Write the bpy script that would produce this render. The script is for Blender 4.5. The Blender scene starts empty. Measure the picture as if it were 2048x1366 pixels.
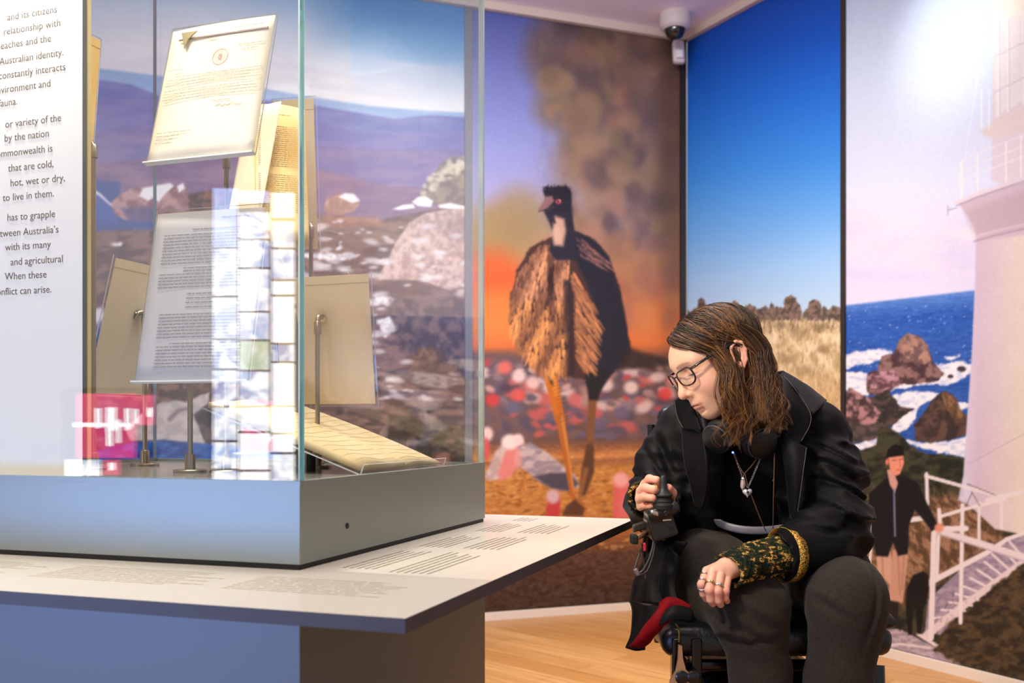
import bpy, bmesh, math, random
import numpy as np
from mathutils import Vector, Matrix

SC = bpy.context.scene
COL = SC.collection
R = math.radians
random.seed(7)

# ------------------------------------------------------------------ camera
F, CX, HY = 1991.0, 1024.0, 850.0          # focal length and horizon, in pixels of the 2048x1366 frame
cam_d = bpy.data.cameras.new('camera')
cam = bpy.data.objects.new('camera', cam_d)
COL.objects.link(cam)
cam.location = (0, 0, 1.0)
cam.rotation_euler = (R(90), 0, 0)
cam_d.sensor_width = 36.0
cam_d.lens = F / 2048.0 * 36.0
cam_d.shift_y = (HY - 683.0) / 2048.0
cam_d.clip_start = 0.05
cam_d.dof.use_dof = True
cam_d.dof.focus_distance = 2.14
cam_d.dof.aperture_fstop = 4.5
SC.camera = cam

# ------------------------------------------------------------------ world, lights, exposure
SC.view_settings.view_transform = 'Standard'
SC.view_settings.look = 'None'
SC.view_settings.gamma = 1.0
SC.view_settings.use_curve_mapping = False
SC.view_settings.exposure = 0.0
SC.cycles.max_bounces = 10
SC.cycles.transparent_max_bounces = 24
SC.cycles.caustics_reflective = False
SC.cycles.caustics_refractive = False

w = bpy.data.worlds.new('world'); SC.world = w; w.use_nodes = True
w.node_tree.nodes['Background'].inputs[0].default_value = (0.95, 0.93, 1.0, 1)
w.node_tree.nodes['Background'].inputs[1].default_value = 0.43

def area(name, loc, target, sx, sy, power, color=(1, 1, 1), spread=180):
    d = bpy.data.lights.new(name, 'AREA'); d.shape = 'RECTANGLE'; d.size = sx; d.size_y = sy
    d.energy = power; d.color = color; d.spread = R(spread)
    o = bpy.data.objects.new(name, d); COL.objects.link(o); o.location = loc
    o.rotation_euler = (Vector(target) - Vector(loc)).to_track_quat('-Z', 'Y').to_euler()
    return o
def spot(name, loc, target, power, angle, blend=0.8, color=(1, 1, 1), size=0.05):
    d = bpy.data.lights.new(name, 'SPOT'); d.energy = power; d.color = color
    d.spot_size = R(angle); d.spot_blend = blend; d.shadow_soft_size = size
    o = bpy.data.objects.new(name, d); COL.objects.link(o); o.location = loc
    o.rotation_euler = (Vector(target) - Vector(loc)).to_track_quat('-Z', 'Y').to_euler()
    return o

WARM = (1.0, 0.86, 0.68); NEUT = (1.0, 0.94, 0.88); BLUE = (0.16, 0.38, 1.0)
# lamps under the ceiling that wash the murals
area('wall_washer_left', (0.15, 2.75, 3.08), (-0.45, 4.95, -0.3), 1.4, 0.4, 34, (0.97, 0.96, 1.0), 135)
area('wall_washer_corner', (0.10, 3.30, 3.08), (0.60, 5.30, -0.3), 0.7, 0.4, 18, (1.0, 0.95, 0.90), 135)
area('wall_washer_right', (-0.10, 3.30, 3.08), (1.55, 4.45, -0.2), 1.2, 0.4, 11, (0.99, 0.95, 0.95), 135)
spot('mural_spot_lamp', (1.05, 3.3, 3.08), (1.86, 4.02, 2.56), 42, 38, 1.0, (1.0, 0.96, 0.90))
# lamp in the lid of the display case
area('case_lamp', (-0.62, 2.20, 2.215), (-0.62, 2.20, 0.9), 0.8, 0.5, 5.8, (1.0, 0.91, 0.78), 112)
area('case_lamp_sign', (-1.013, 1.902, 2.235), (-0.990, 1.965, 1.2), 0.5, 0.03, 10, (1.0, 0.94, 0.84), 95)
# general gallery lamps, plus two added lights marked below
area('gallery_lamp_front', (-0.55, 0.35, 3.05), (0.2, 2.2, 0.9), 0.8, 0.8, 19, (1.0, 0.93, 0.84))
spot('face_fill_spot', (-1.55, 0.25, 3.05), (0.44, 2.15, 1.08), 450, 26, 0.9, (1.0, 0.88, 0.72), 0.22)  # unseen spot added to brighten the face
area('gallery_lamp_right', (1.55, 2.6, 3.1), (0.7, 2.4, 0.8), 0.7, 0.5, 4, (1.0, 0.92, 0.82))
area('gallery_lamp_table', (-0.45, 1.25, 3.1), (-0.35, 1.5, 0.76), 0.7, 0.4, 15, (1.0, 0.91, 0.80))
area('gallery_lamp_floor', (0.55, 3.6, 3.1), (0.55, 3.9, 0.0), 0.6, 0.5, 12, (1.0, 0.92, 0.78), 95)
area('blue_fill_light', (-2.5, 0.1, 0.47), (-0.7, 1.7, 0.6), 1.8, 0.5, 40, BLUE)  # added blue light for the pedestal front; no projection stands there

# ------------------------------------------------------------------ helpers
def W(px, py, Y):
    """point of the place seen at photo pixel (px, py) at distance Y"""
    return Vector(((px - CX) / F * Y, Y, 1.0 - (py - HY) / F * Y))
def lin(c):
    c = np.asarray(c, dtype=float) / 255.0
    return np.where(c <= 0.04045, c / 12.92, ((c + 0.055) / 1.055) ** 2.4)
def rgba(c):
    l = lin(c); return (float(l[0]), float(l[1]), float(l[2]), 1.0)

def mat(name, color, rough=0.5, metal=0.0, spec=0.5, **kw):
    m = bpy.data.materials.new(name); m.use_nodes = True
    b = m.node_tree.nodes['Principled BSDF']
    b.inputs['Base Color'].default_value = rgba(color)
    b.inputs['Roughness'].default_value = rough
    b.inputs['Metallic'].default_value = metal
    b.inputs['Specular IOR Level'].default_value = spec
    for k, v in kw.items():
        b.inputs[k.replace('_', ' ')].default_value = v
    return m
def nodes(m): return m.node_tree.nodes, m.node_tree.links, m.node_tree.nodes['Principled BSDF']
def noise_color(m, c1, c2, scale, detail=4, stretch=(1, 1, 1), lo=0.35, hi=0.65):
    """procedural two-tone variation from object-space noise"""
    n, l, b = nodes(m)
    tc = n.new('ShaderNodeTexCoord'); mp = n.new('ShaderNodeMapping'); mp.inputs['Scale'].default_value = stretch
    nz = n.new('ShaderNodeTexNoise'); nz.inputs['Scale'].default_value = scale; nz.inputs['Detail'].default_value = detail
    cr = n.new('ShaderNodeValToRGB')
    cr.color_ramp.elements[0].position = lo; cr.color_ramp.elements[0].color = rgba(c1)
    cr.color_ramp.elements[1].position = hi; cr.color_ramp.elements[1].color = rgba(c2)
    l.new(tc.outputs['Object'], mp.inputs['Vector']); l.new(mp.outputs[0], nz.inputs['Vector'])
    l.new(nz.outputs['Fac'], cr.inputs[0]); l.new(cr.outputs[0], b.inputs['Base Color'])
    return nz
def bump(m, scale, strength, dist=0.002, stretch=(1, 1, 1), detail=3):
    n, l, b = nodes(m)
    tc = n.new('ShaderNodeTexCoord'); mp = n.new('ShaderNodeMapping'); mp.inputs['Scale'].default_value = stretch
    nz = n.new('ShaderNodeTexNoise'); nz.inputs['Scale'].default_value = scale; nz.inputs['Detail'].default_value = detail
    bp = n.new('ShaderNodeBump'); bp.inputs['Strength'].default_value = strength; bp.inputs['Distance'].default_value = dist
    l.new(tc.outputs['Object'], mp.inputs['Vector']); l.new(mp.outputs[0], nz.inputs['Vector'])
    l.new(nz.outputs['Fac'], bp.inputs['Height']); l.new(bp.outputs[0], b.inputs['Normal'])
def attr_color(m, name='paint'):
    n, l, b = nodes(m)
    a = n.new('ShaderNodeVertexColor'); a.layer_name = name
    l.new(a.outputs['Color'], b.inputs['Base Color'])
    return m

def tag(o, label=None, cat=None, group=None, kind=None):
    if label: o['label'] = label
    if cat: o['category'] = cat
    if group: o['group'] = group
    if kind: o['kind'] = kind
    return o
def empty(name, loc=(0, 0, 0), **kw):
    o = bpy.data.objects.new(name, None); o.empty_display_size = 0.05
    COL.objects.link(o); o.location = loc
    return tag(o, **kw)
def link(name, me, mats=None, parent=None, smooth=False):
    """mesh given in world coordinates; kept in place under its parent"""
    o = bpy.data.objects.new(name, me); COL.objects.link(o)
    if mats is not None:
        for m in (mats if isinstance(mats, (list, tuple)) else [mats]): me.materials.append(m)
    if smooth and len(me.polygons):
        me.polygons.foreach_set('use_smooth', [True] * len(me.polygons))
    if parent is not None:
        o.parent = parent
        p = parent; off = Vector((0, 0, 0))
        while p is not None: off = off + Vector(p.location); p = p.parent
        me.transform(Matrix.Translation(-off))
    return o
def from_bm(name, bm, mats=None, parent=None, smooth=False):
    me = bpy.data.meshes.new(name); bmesh.ops.recalc_face_normals(bm, faces=bm.faces[:]); bm.to_mesh(me); bm.free()
    return link(name, me, mats, parent, smooth)
def auto_smooth(o, ang=35):
    me = o.data
    me.polygons.foreach_set('use_smooth', [True] * len(me.polygons))
    bm = bmesh.new(); bm.from_mesh(me)
    for e in bm.edges:
        if len(e.link_faces) == 2 and e.calc_face_angle(0) > R(ang): e.smooth = False
    bm.to_mesh(me); bm.free()
    return o

def prism(bm, pts, z0, z1, bev=0.0, mi=0):
    """upright prism over an outline of (x, y) points"""
    n = len(pts)
    lo = [bm.verts.new((p[0], p[1], z0)) for p in pts]; hi = [bm.verts.new((p[0], p[1], z1)) for p in pts]
    fs = [bm.faces.new(lo[::-1]), bm.faces.new(hi)]
    for k in range(n): fs.append(bm.faces.new((lo[k], lo[(k + 1) % n], hi[(k + 1) % n], hi[k])))
    for f in fs: f.material_index = mi
    if bev:
        es = list({e for f in fs for e in f.edges})
        bmesh.ops.bevel(bm, geom=es, offset=bev, segments=2, profile=0.7, affect='EDGES')
    return fs
def obox(bm, c, ax, ay, az, sx, sy, sz, bev=0.0, seg=2, mi=0):
    """box with its own axes, centred at c"""
    c = Vector(c); ax = Vector(ax).normalized(); ay = Vector(ay).normalized(); az = Vector(az).normalized()
    v = [bm.verts.new(c + ax * (sx / 2 * i) + ay * (sy / 2 * j) + az * (sz / 2 * k)) for i in (-1, 1) for j in (-1, 1) for k in (-1, 1)]
    q = [(0, 1, 3, 2), (4, 6, 7, 5), (0, 4, 5, 1), (2, 3, 7, 6), (0, 2, 6, 4), (1, 5, 7, 3)]
    fs = [bm.faces.new([v[a] for a in t]) for t in q]
    for f in fs: f.material_index = mi
    if bev:
        es = list({e for f in fs for e in f.edges})
        bmesh.ops.bevel(bm, geom=es, offset=bev, segments=seg, profile=0.5, affect='EDGES')
X3, Y3, Z3 = Vector((1, 0, 0)), Vector((0, 1, 0)), Vector((0, 0, 1))
def box(bm, x0, x1, y0, y1, z0, z1, bev=0.0):
    obox(bm, ((x0 + x1) / 2, (y0 + y1) / 2, (z0 + z1) / 2), X3, Y3, Z3, x1 - x0, y1 - y0, z1 - z0, bev)
def frame_of(d):
    d = Vector(d).normalized()
    a = Vector((0, 0, 1)) if abs(d.z) < 0.9 else Vector((1, 0, 0))
    s = d.cross(a).normalized(); return s, s.cross(d).normalized()
def tube(bm, pts, rad, n=10, cap=True, flat=1.0, mi=0, ref=None):
    """tube through points; rad a number or one per point; parallel-transported frame"""
    pts = [Vector(p) for p in pts]; m = len(pts)
    rs = [rad] * m if isinstance(rad, (int, float)) else list(rad)
    rings = []; s = None
    for i, p in enumerate(pts):
        d = (pts[min(i + 1, m - 1)] - pts[max(i - 1, 0)])
        if d.length < 1e-9: d = Vector((0, 0, 1))
        d.normalize()
        if s is None:
            s, t = frame_of(d)
            if ref is not None:
                s = Vector(ref); s = (s - d * s.dot(d)).normalized(); t = s.cross(d)
        else:
            s = (s - d * s.dot(d))
            if s.length < 1e-6: s, _ = frame_of(d)
            s.normalize(); t = s.cross(d)
        rings.append([bm.verts.new(p + s * (rs[i] * math.cos(2 * math.pi * k / n)) + t * (rs[i] * flat * math.sin(2 * math.pi * k / n))) for k in range(n)])
    for a, b in zip(rings, rings[1:]):
        for k in range(n):
            f = bm.faces.new((a[k], a[(k + 1) % n], b[(k + 1) % n], b[k])); f.material_index = mi
    if cap:
        bm.faces.new(rings[0][::-1]).material_index = mi; bm.faces.new(rings[-1]).material_index = mi
def lathe(bm, base, axis, prof, n=24, mi=0):
    """surface of revolution: prof = [(r, h)] along axis from base"""
    base = Vector(base); axis = Vector(axis).normalized(); s, t = frame_of(axis); rings = []
    for r, h in prof:
        if r < 1e-6: rings.append([bm.verts.new(base + axis * h)])
        else: rings.append([bm.verts.new(base + axis * h + s * (r * math.cos(2 * math.pi * k / n)) + t * (r * math.sin(2 * math.pi * k / n))) for k in range(n)])
    for a, b in zip(rings, rings[1:]):
        for k in range(n):
            k2 = (k + 1) % n
            if len(a) == 1 and len(b) == 1: continue
            if len(a) == 1: f = bm.faces.new((a[0], b[k2], b[k]))
            elif len(b) == 1: f = bm.faces.new((a[k], a[k2], b[0]))
            else: f = bm.faces.new((a[k], a[k2], b[k2], b[k]))
            f.material_index = mi
    for rg, flip in ((rings[0], True), (rings[-1], False)):
        if len(rg) > 1: bm.faces.new(rg[::-1] if flip else rg).material_index = mi
def smooth_path(pts, sub=6):
    """Catmull-Rom through points"""
    P = [Vector(p) for p in pts]; out = []
    for i in range(len(P) - 1):
        p0 = P[max(i - 1, 0)]; p1 = P[i]; p2 = P[i + 1]; p3 = P[min(i + 2, len(P) - 1)]
        for k in range(sub):
            t = k / sub
            out.append(0.5 * ((2 * p1) + (p2 - p0) * t + (2 * p0 - 5 * p1 + 4 * p2 - p3) * t * t + (3 * p1 - p0 - 3 * p2 + p3) * t ** 3))
    out.append(P[-1]); return out
# ------------------------------------------------------------------ the room
PC = Vector((0.961, 5.5, 0.0))                          # the corner between the two mural walls
DL = Vector((-0.9336, -0.3584, 0)); NL = Vector((0.3584, -0.9336, 0))
DR = Vector((0.4713, -0.8820, 0)); NR = Vector((-0.8820, -0.4713, 0))
CEIL = 3.155
def s_at(d, px):
    r = (px - CX) / F
    return (r * PC.y - PC.x) / (d.x - r * d.y)

M_wall = mat('wall_paint', (205, 198, 195), 0.7)
M_ceil = mat('ceiling_paint', (250, 243, 252), 0.8)
M_trim = mat('cream_trim', (226, 214, 200), 0.45)
M_strip = mat('dark_bronze_strip', (58, 50, 45), 0.4, 0.3)
M_floor = mat('oak_floor', (205, 150, 92), 0.32, spec=0.35)
def floor_nodes():
    n, l, b = nodes(M_floor)
    tc = n.new('ShaderNodeTexCoord'); mp = n.new('ShaderNodeMapping')
    mp.inputs['Rotation'].default_value = (0, 0, R(-136.5))
    l.new(tc.outputs['Object'], mp.inputs['Vector'])
    br = n.new('ShaderNodeTexBrick')
    br.inputs['Scale'].default_value = 1.0; br.inputs['Brick Width'].default_value = 1.6; br.inputs['Row Height'].default_value = 0.125
    br.inputs['Mortar Size'].default_value = 0.0012; br.offset = 0.37
    br.inputs['Color1'].default_value = rgba((200, 144, 84)); br.inputs['Color2'].default_value = rgba((222, 170, 110))
    br.inputs['Mortar'].default_value = rgba((150, 100, 55))
    l.new(mp.outputs[0], br.inputs['Vector'])
    m2 = n.new('ShaderNodeMapping'); m2.inputs['Scale'].default_value = (1.2, 22, 1)
    l.new(mp.outputs[0], m2.inputs['Vector'])
    nz = n.new('ShaderNodeTexNoise'); nz.inputs['Scale'].default_value = 2.2; nz.inputs['Detail'].default_value = 6
    l.new(m2.outputs[0], nz.inputs['Vector'])
    cr = n.new('ShaderNodeValToRGB')
    cr.color_ramp.elements[0].position = 0.3; cr.color_ramp.elements[0].color = (0.62, 0.55, 0.48, 1)
    cr.color_ramp.elements[1].position = 0.7; cr.color_ramp.elements[1].color = (1, 1, 1, 1)
    l.new(nz.outputs['Fac'], cr.inputs[0])
    mx = n.new('ShaderNodeMix'); mx.data_type = 'RGBA'; mx.blend_type = 'MULTIPLY'; mx.inputs[0].default_value = 0.8
    l.new(br.outputs['Color'], mx.inputs[6]); l.new(cr.outputs[0], mx.inputs[7]); l.new(mx.outputs[2], b.inputs['Base Color'])
floor_nodes()

SL0, SR0 = 4.6, 4.8                                      # how far the two walls run
EL = PC + DL * SL0; ER = PC + DR * SR0
bm = bmesh.new(); prism(bm, [(-5.8, -3.0), (4.2, -3.0), (4.2, 6.2), (-5.8, 6.2)], -0.12, 0.0)
tag(from_bm('floor', bm, M_floor), kind='structure')
bm = bmesh.new(); prism(bm, [(-5.8, -3.0), (4.2, -3.0), (4.2, 6.2), (-5.8, 6.2)], CEIL, CEIL + 0.12)
tag(from_bm('ceiling', bm, M_ceil), kind='structure')
def wall(name, d, nrm, L):
    bm = bmesh.new(); a = PC - nrm * 0.03; b = PC + d * L - nrm * 0.03
    prism(bm, [a, b, b - nrm * 0.15, a - nrm * 0.15], 0, CEIL); return tag(from_bm(name, bm, M_wall), kind='structure')
wall('wall_left', DL, NL, SL0); wall('wall_right', DR, NR, SR0)
def wall_strip(name, d, nrm, s0, s1, z0, z1, back, front, m):
    bm = bmesh.new(); a = PC + d * s0; b = PC + d * s1
    prism(bm, [a + nrm * front, b + nrm * front, b - nrm * back, a - nrm * back], z0, z1, 0.002); return tag(from_bm(name, bm, m), kind='structure')
ZB, ZT = 0.045, 3.112
wall_strip('baseboard_left', DL, NL, 0.0, SL0, 0.0, ZB - 0.002, 0.03, 0.012, M_trim)
wall_strip('baseboard_right', DR, NR, 0.0, SR0, 0.0, ZB - 0.002, 0.03, 0.012, M_trim)
wall_strip('trim_1', DL, NL, 0.0, SL0, ZT + 0.002, CEIL, 0.03, 0.03, M_trim)
wall_strip('trim_2', DR, NR, 0.0, SR0, ZT + 0.002, CEIL, 0.03, 0.03, M_trim)
sE0, sE1 = s_at(DL, 1360), s_at(DL, 945)
sL0, sL1 = s_at(DL, 929), SL0 - 0.02
sS0, sS1 = 0.012, s_at(DR, 1682.5)
sH0, sH1 = s_at(DR, 1692), 2.75
wall_strip('trim_3', DL, NL, 0.004, sE0 - 0.001, ZB, ZT, 0.03, 0.012, M_strip)
wall_strip('trim_4', DL, NL, sE1 + 0.001, sL0 - 0.001, ZB, ZT, 0.03, 0.004, mat('grey_strip', (122, 122, 130), 0.5))
wall_strip('trim_5', DR, NR, sS1 + 0.001, sH0 - 0.001, ZB, ZT, 0.03, 0.008, M_strip)

# ------------------------------------------------------------------ a small picture painter for the printed murals
_rng = np.random.RandomState(3); _TAB = _rng.rand(256, 256).astype(np.float32)
def vnoise(x, y, seed=0):
    x = x + seed * 17.13; y = y + seed * 41.7
    xi = np.floor(x).astype(np.int64); yi = np.floor(y).astype(np.int64)
    fx = x - xi; fy = y - yi; fx = fx * fx * (3 - 2 * fx); fy = fy * fy * (3 - 2 * fy)
    a = _TAB[yi & 255, xi & 255]; b = _TAB[yi & 255, (xi + 1) & 255]; c = _TAB[(yi + 1) & 255, xi & 255]; d = _TAB[(yi + 1) & 255, (xi + 1) & 255]
    return (a * (1 - fx) + b * fx) * (1 - fy) + (c * (1 - fx) + d * fx) * fy
def fbm(x, y, seed=0, octv=4):
    v = 0; a = 0.5; t = 0
    for k in range(octv):
        v = v + a * vnoise(x * 2 ** k, y * 2 ** k, seed + k); t += a; a *= 0.55
    return v / t
def sstep(a, b, x):
    t = np.clip((x - a) / (b - a), 0, 1); return t * t * (3 - 2 * t)
class Canvas:
    """colours are display values 0..255 on a raster in photo pixels"""
    def __init__(s, x0, y0, x1, y1, base=(128, 128, 128)):
        s.x0, s.y0 = x0, y0; s.w, s.h = int(x1 - x0), int(y1 - y0)
        s.a = np.zeros((s.h, s.w, 3), np.float32) + np.array(base, np.float32)
        s.X, s.Y = np.meshgrid(np.arange(s.w, dtype=np.float32) + x0, np.arange(s.h, dtype=np.float32) + y0)
    def win(s, xa, ya, xb, yb):
        i0 = max(int(xa - s.x0), 0); i1 = min(int(xb - s.x0) + 2, s.w); j0 = max(int(ya - s.y0), 0); j1 = min(int(yb - s.y0) + 2, s.h)
        return (slice(j0, j1), slice(i0, i1)) if i1 > i0 and j1 > j0 else None
    def put(s, wn, m, color):
        c = color if isinstance(color, np.ndarray) and color.ndim == 3 else np.array(color, np.float32)
        s.a[wn] = s.a[wn] * (1 - m[..., None]) + c * m[..., None]
    def full(s): return (slice(0, s.h), slice(0, s.w))
    def grad(s, stops, slope=0.0, xref=0.0, wob=0.0, wsc=60):
        t = s.Y + slope * (s.X - xref)
        if wob: t = t + wob * (fbm(s.X / wsc, s.Y / wsc, 5) - 0.5)
        ys = [q[0] for q in stops]
        for k in range(3): s.a[..., k] = np.interp(t, ys, [q[1][k] for q in stops])
    def mask_poly(s, pts, soft=2.0, wob=0.0, wsc=12.0, seed=0):
        P = np.array(pts, np.float32); e = soft + wob + 1
        wn = s.win(P[:, 0].min() - e, P[:, 1].min() - e, P[:, 0].max() + e, P[:, 1].max() + e)
        if wn is None: return None, None
        x, y = s.X[wn], s.Y[wn]; d = np.full(x.shape, 1e9, np.float32); ins = np.zeros(x.shape, bool)
        for (ax, ay), (bx, by) in zip(P, np.roll(P, -1, 0)):
            vx, vy = bx - ax, by - ay; L = vx * vx + vy * vy + 1e-9
            t = np.clip(((x - ax) * vx + (y - ay) * vy) / L, 0, 1)
            d = np.minimum(d, (x - ax - t * vx) ** 2 + (y - ay - t * vy) ** 2)
            if abs(vy) > 1e-9: ins ^= ((ay > y) != (by > y)) & (x < vx * (y - ay) / vy + ax)
        d = np.sqrt(d); sd = np.where(ins, d, -d)
        if wob: sd = sd + wob * (fbm(x / wsc, y / wsc, seed) - 0.5) * 2
        return wn, sstep(-soft, soft, sd)
    def poly(s, pts, color, soft=2.0, al=1.0, wob=0.0, wsc=12.0, seed=0):
        wn, m = s.mask_poly(pts, soft, wob, wsc, seed)
        if wn: s.put(wn, m * al, color)
    def polytex(s, pts, c1, c2, sx, sy, soft=2.0, al=1.0, wob=0.0, wsc=12.0, seed=0, lo=0.35, hi=0.65, shear=0.0):
        wn, m = s.mask_poly(pts, soft, wob, wsc, seed)
        if wn is None: return
        x, y = s.X[wn], s.Y[wn]
        t = sstep(lo, hi, fbm(x / sx, (y + shear * x) / sy, seed + 9))[..., None]
        s.put(wn, m * al, np.array(c1, np.float32) * (1 - t) + np.array(c2, np.float32) * t)
    def ell(s, cx, cy, rx, ry, color, ang=0.0, soft=0.3, al=1.0):
        r = max(rx, ry) * (1 + soft) + 1; wn = s.win(cx - r, cy - r, cx + r, cy + r)
        if wn is None: return
        ca, sa = math.cos(R(ang)), math.sin(R(ang)); x, y = s.X[wn] - cx, s.Y[wn] - cy
        q = np.sqrt(((x * ca + y * sa) / rx) ** 2 + ((-x * sa + y * ca) / ry) ** 2)
        s.put(wn, (1 - sstep(1 - soft, 1 + soft, q)) * al, color)
    def line(s, pts, wd, color, soft=1.0, al=1.0):
        P = [(p[0], p[1]) for p in pts]
        ws = [wd] * len(P) if isinstance(wd, (int, float)) else wd
        e = max(ws) + soft + 2; xs = [p[0] for p in P]; ys = [p[1] for p in P]
        wn = s.win(min(xs) - e, min(ys) - e, max(xs) + e, max(ys) + e)
        if wn is None: return
        x, y = s.X[wn], s.Y[wn]; m = np.zeros(x.shape, np.float32)
        for k in range(len(P) - 1):
            (ax, ay), (bx, by) = P[k], P[k + 1]; vx, vy = bx - ax, by - ay; L = vx * vx + vy * vy + 1e-9
            t = np.clip(((x - ax) * vx + (y - ay) * vy) / L, 0, 1)
            d = np.sqrt((x - ax - t * vx) ** 2 + (y - ay - t * vy) ** 2); hw = (ws[k] * (1 - t) + ws[k + 1] * t) / 2
            m = np.maximum(m, sstep(soft, -soft, d - hw))
        s.put(wn, m * al, color)
    def grain(s, wn, amp, sx, sy, seed=0, octv=4):
        x, y = s.X[wn], s.Y[wn]
        s.a[wn] += (fbm(x / sx, y / sy, seed, octv)[..., None] - 0.5) * 2 * amp
    def sample(s, px, py):
        fx = np.clip(px - s.x0, 0, s.w - 1.001); fy = np.clip(py - s.y0, 0, s.h - 1.001)
        i = fx.astype(int); j = fy.astype(int); u = (fx - i)[..., None]; v = (fy - j)[..., None]
        A = s.a
        return (A[j, i] * (1 - u) + A[j, i + 1] * u) * (1 - v) + (A[j + 1, i] * (1 - u) + A[j + 1, i + 1] * u) * v

def grid_picture(name, origin, du, dv, nrm, nu, nv, colors, m, thick=0.012, parent=None):
    """flat printed board: a fine grid of vertices carrying the print's colours, with sides and a back"""
    o = np.array(origin, float); du = np.array(du, float); dv = np.array(dv, float); nn = np.array(nrm, float)
    u = np.linspace(0, 1, nu); v = np.linspace(0, 1, nv); U, V = np.meshgrid(u, v)
    P = o + U[..., None] * du + V[..., None] * dv
    idx = np.arange(nu * nv).reshape(nv, nu)
    q = np.stack([idx[:-1, :-1], idx[:-1, 1:], idx[1:, 1:], idx[1:, :-1]], -1).reshape(-1, 4)
    rim = np.concatenate([idx[0, :], idx[1:, -1], idx[-1, -2::-1], idx[-2:0:-1, 0]])
    B = P.reshape(-1, 3)[rim] - nn * thick; nb = len(rim); bi = np.arange(nb) + nu * nv
    side = np.stack([rim, bi, np.roll(bi, -1), np.roll(rim, -1)], -1)
    if np.dot(np.cross(du, dv), nn) < 0: q = q[:, ::-1]; side = side[:, ::-1]; bk = bi
    else: bk = bi[::-1]
    verts = np.concatenate([P.reshape(-1, 3), B]); faces = np.concatenate([q, side])
    me = bpy.data.meshes.new(name); nf = len(faces)
    me.vertices.add(len(verts)); me.vertices.foreach_set('co', verts.astype(np.float32).ravel())
    me.loops.add(nf * 4 + nb); me.loops.foreach_set('vertex_index', np.concatenate([faces.ravel(), bk]).astype(np.int32))
    me.polygons.add(nf + 1)
    me.polygons.foreach_set('loop_start', np.concatenate([np.arange(nf) * 4, [nf * 4]]).astype(np.int32))
    me.update(calc_edges=True)
    ca = me.color_attributes.new('paint', 'FLOAT_COLOR', 'POINT')
    cf = np.ones((len(verts), 4), np.float32); c = lin(np.clip(colors, 0, 255)).reshape(-1, 3); cf[:nu * nv, :3] = c; cf[nu * nv:, :3] = c[rim]
    ca.data.foreach_set('color', cf.ravel())
    return link(name, me, m, parent)
def mural(cv, d, nrm, s0, s1, label, group='wall murals', step=0.0045):
    m = attr_color(mat('printed_mural', (200, 200, 200), 0.55, spec=0.25))
    L = s1 - s0; H = ZT - ZB; nu = int(L / step); nv = int(H / (step * 1.1))
    U, V = np.meshgrid(np.linspace(0, 1, nu), np.linspace(0, 1, nv))
    o = PC + d * s0; x = o.x + d.x * L * U; y = np.maximum(o.y + d.y * L * U, 0.6); z = ZB + V * H
    c = cv.sample(CX + F * x / y, HY - F * (z - 1.0) / y)
    ob = grid_picture('mural_print', (o.x, o.y, ZB), d * L, Z3 * H, nrm, nu, nv, c, m, thick=0.028)
    return tag(ob, label, 'mural', group)
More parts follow.
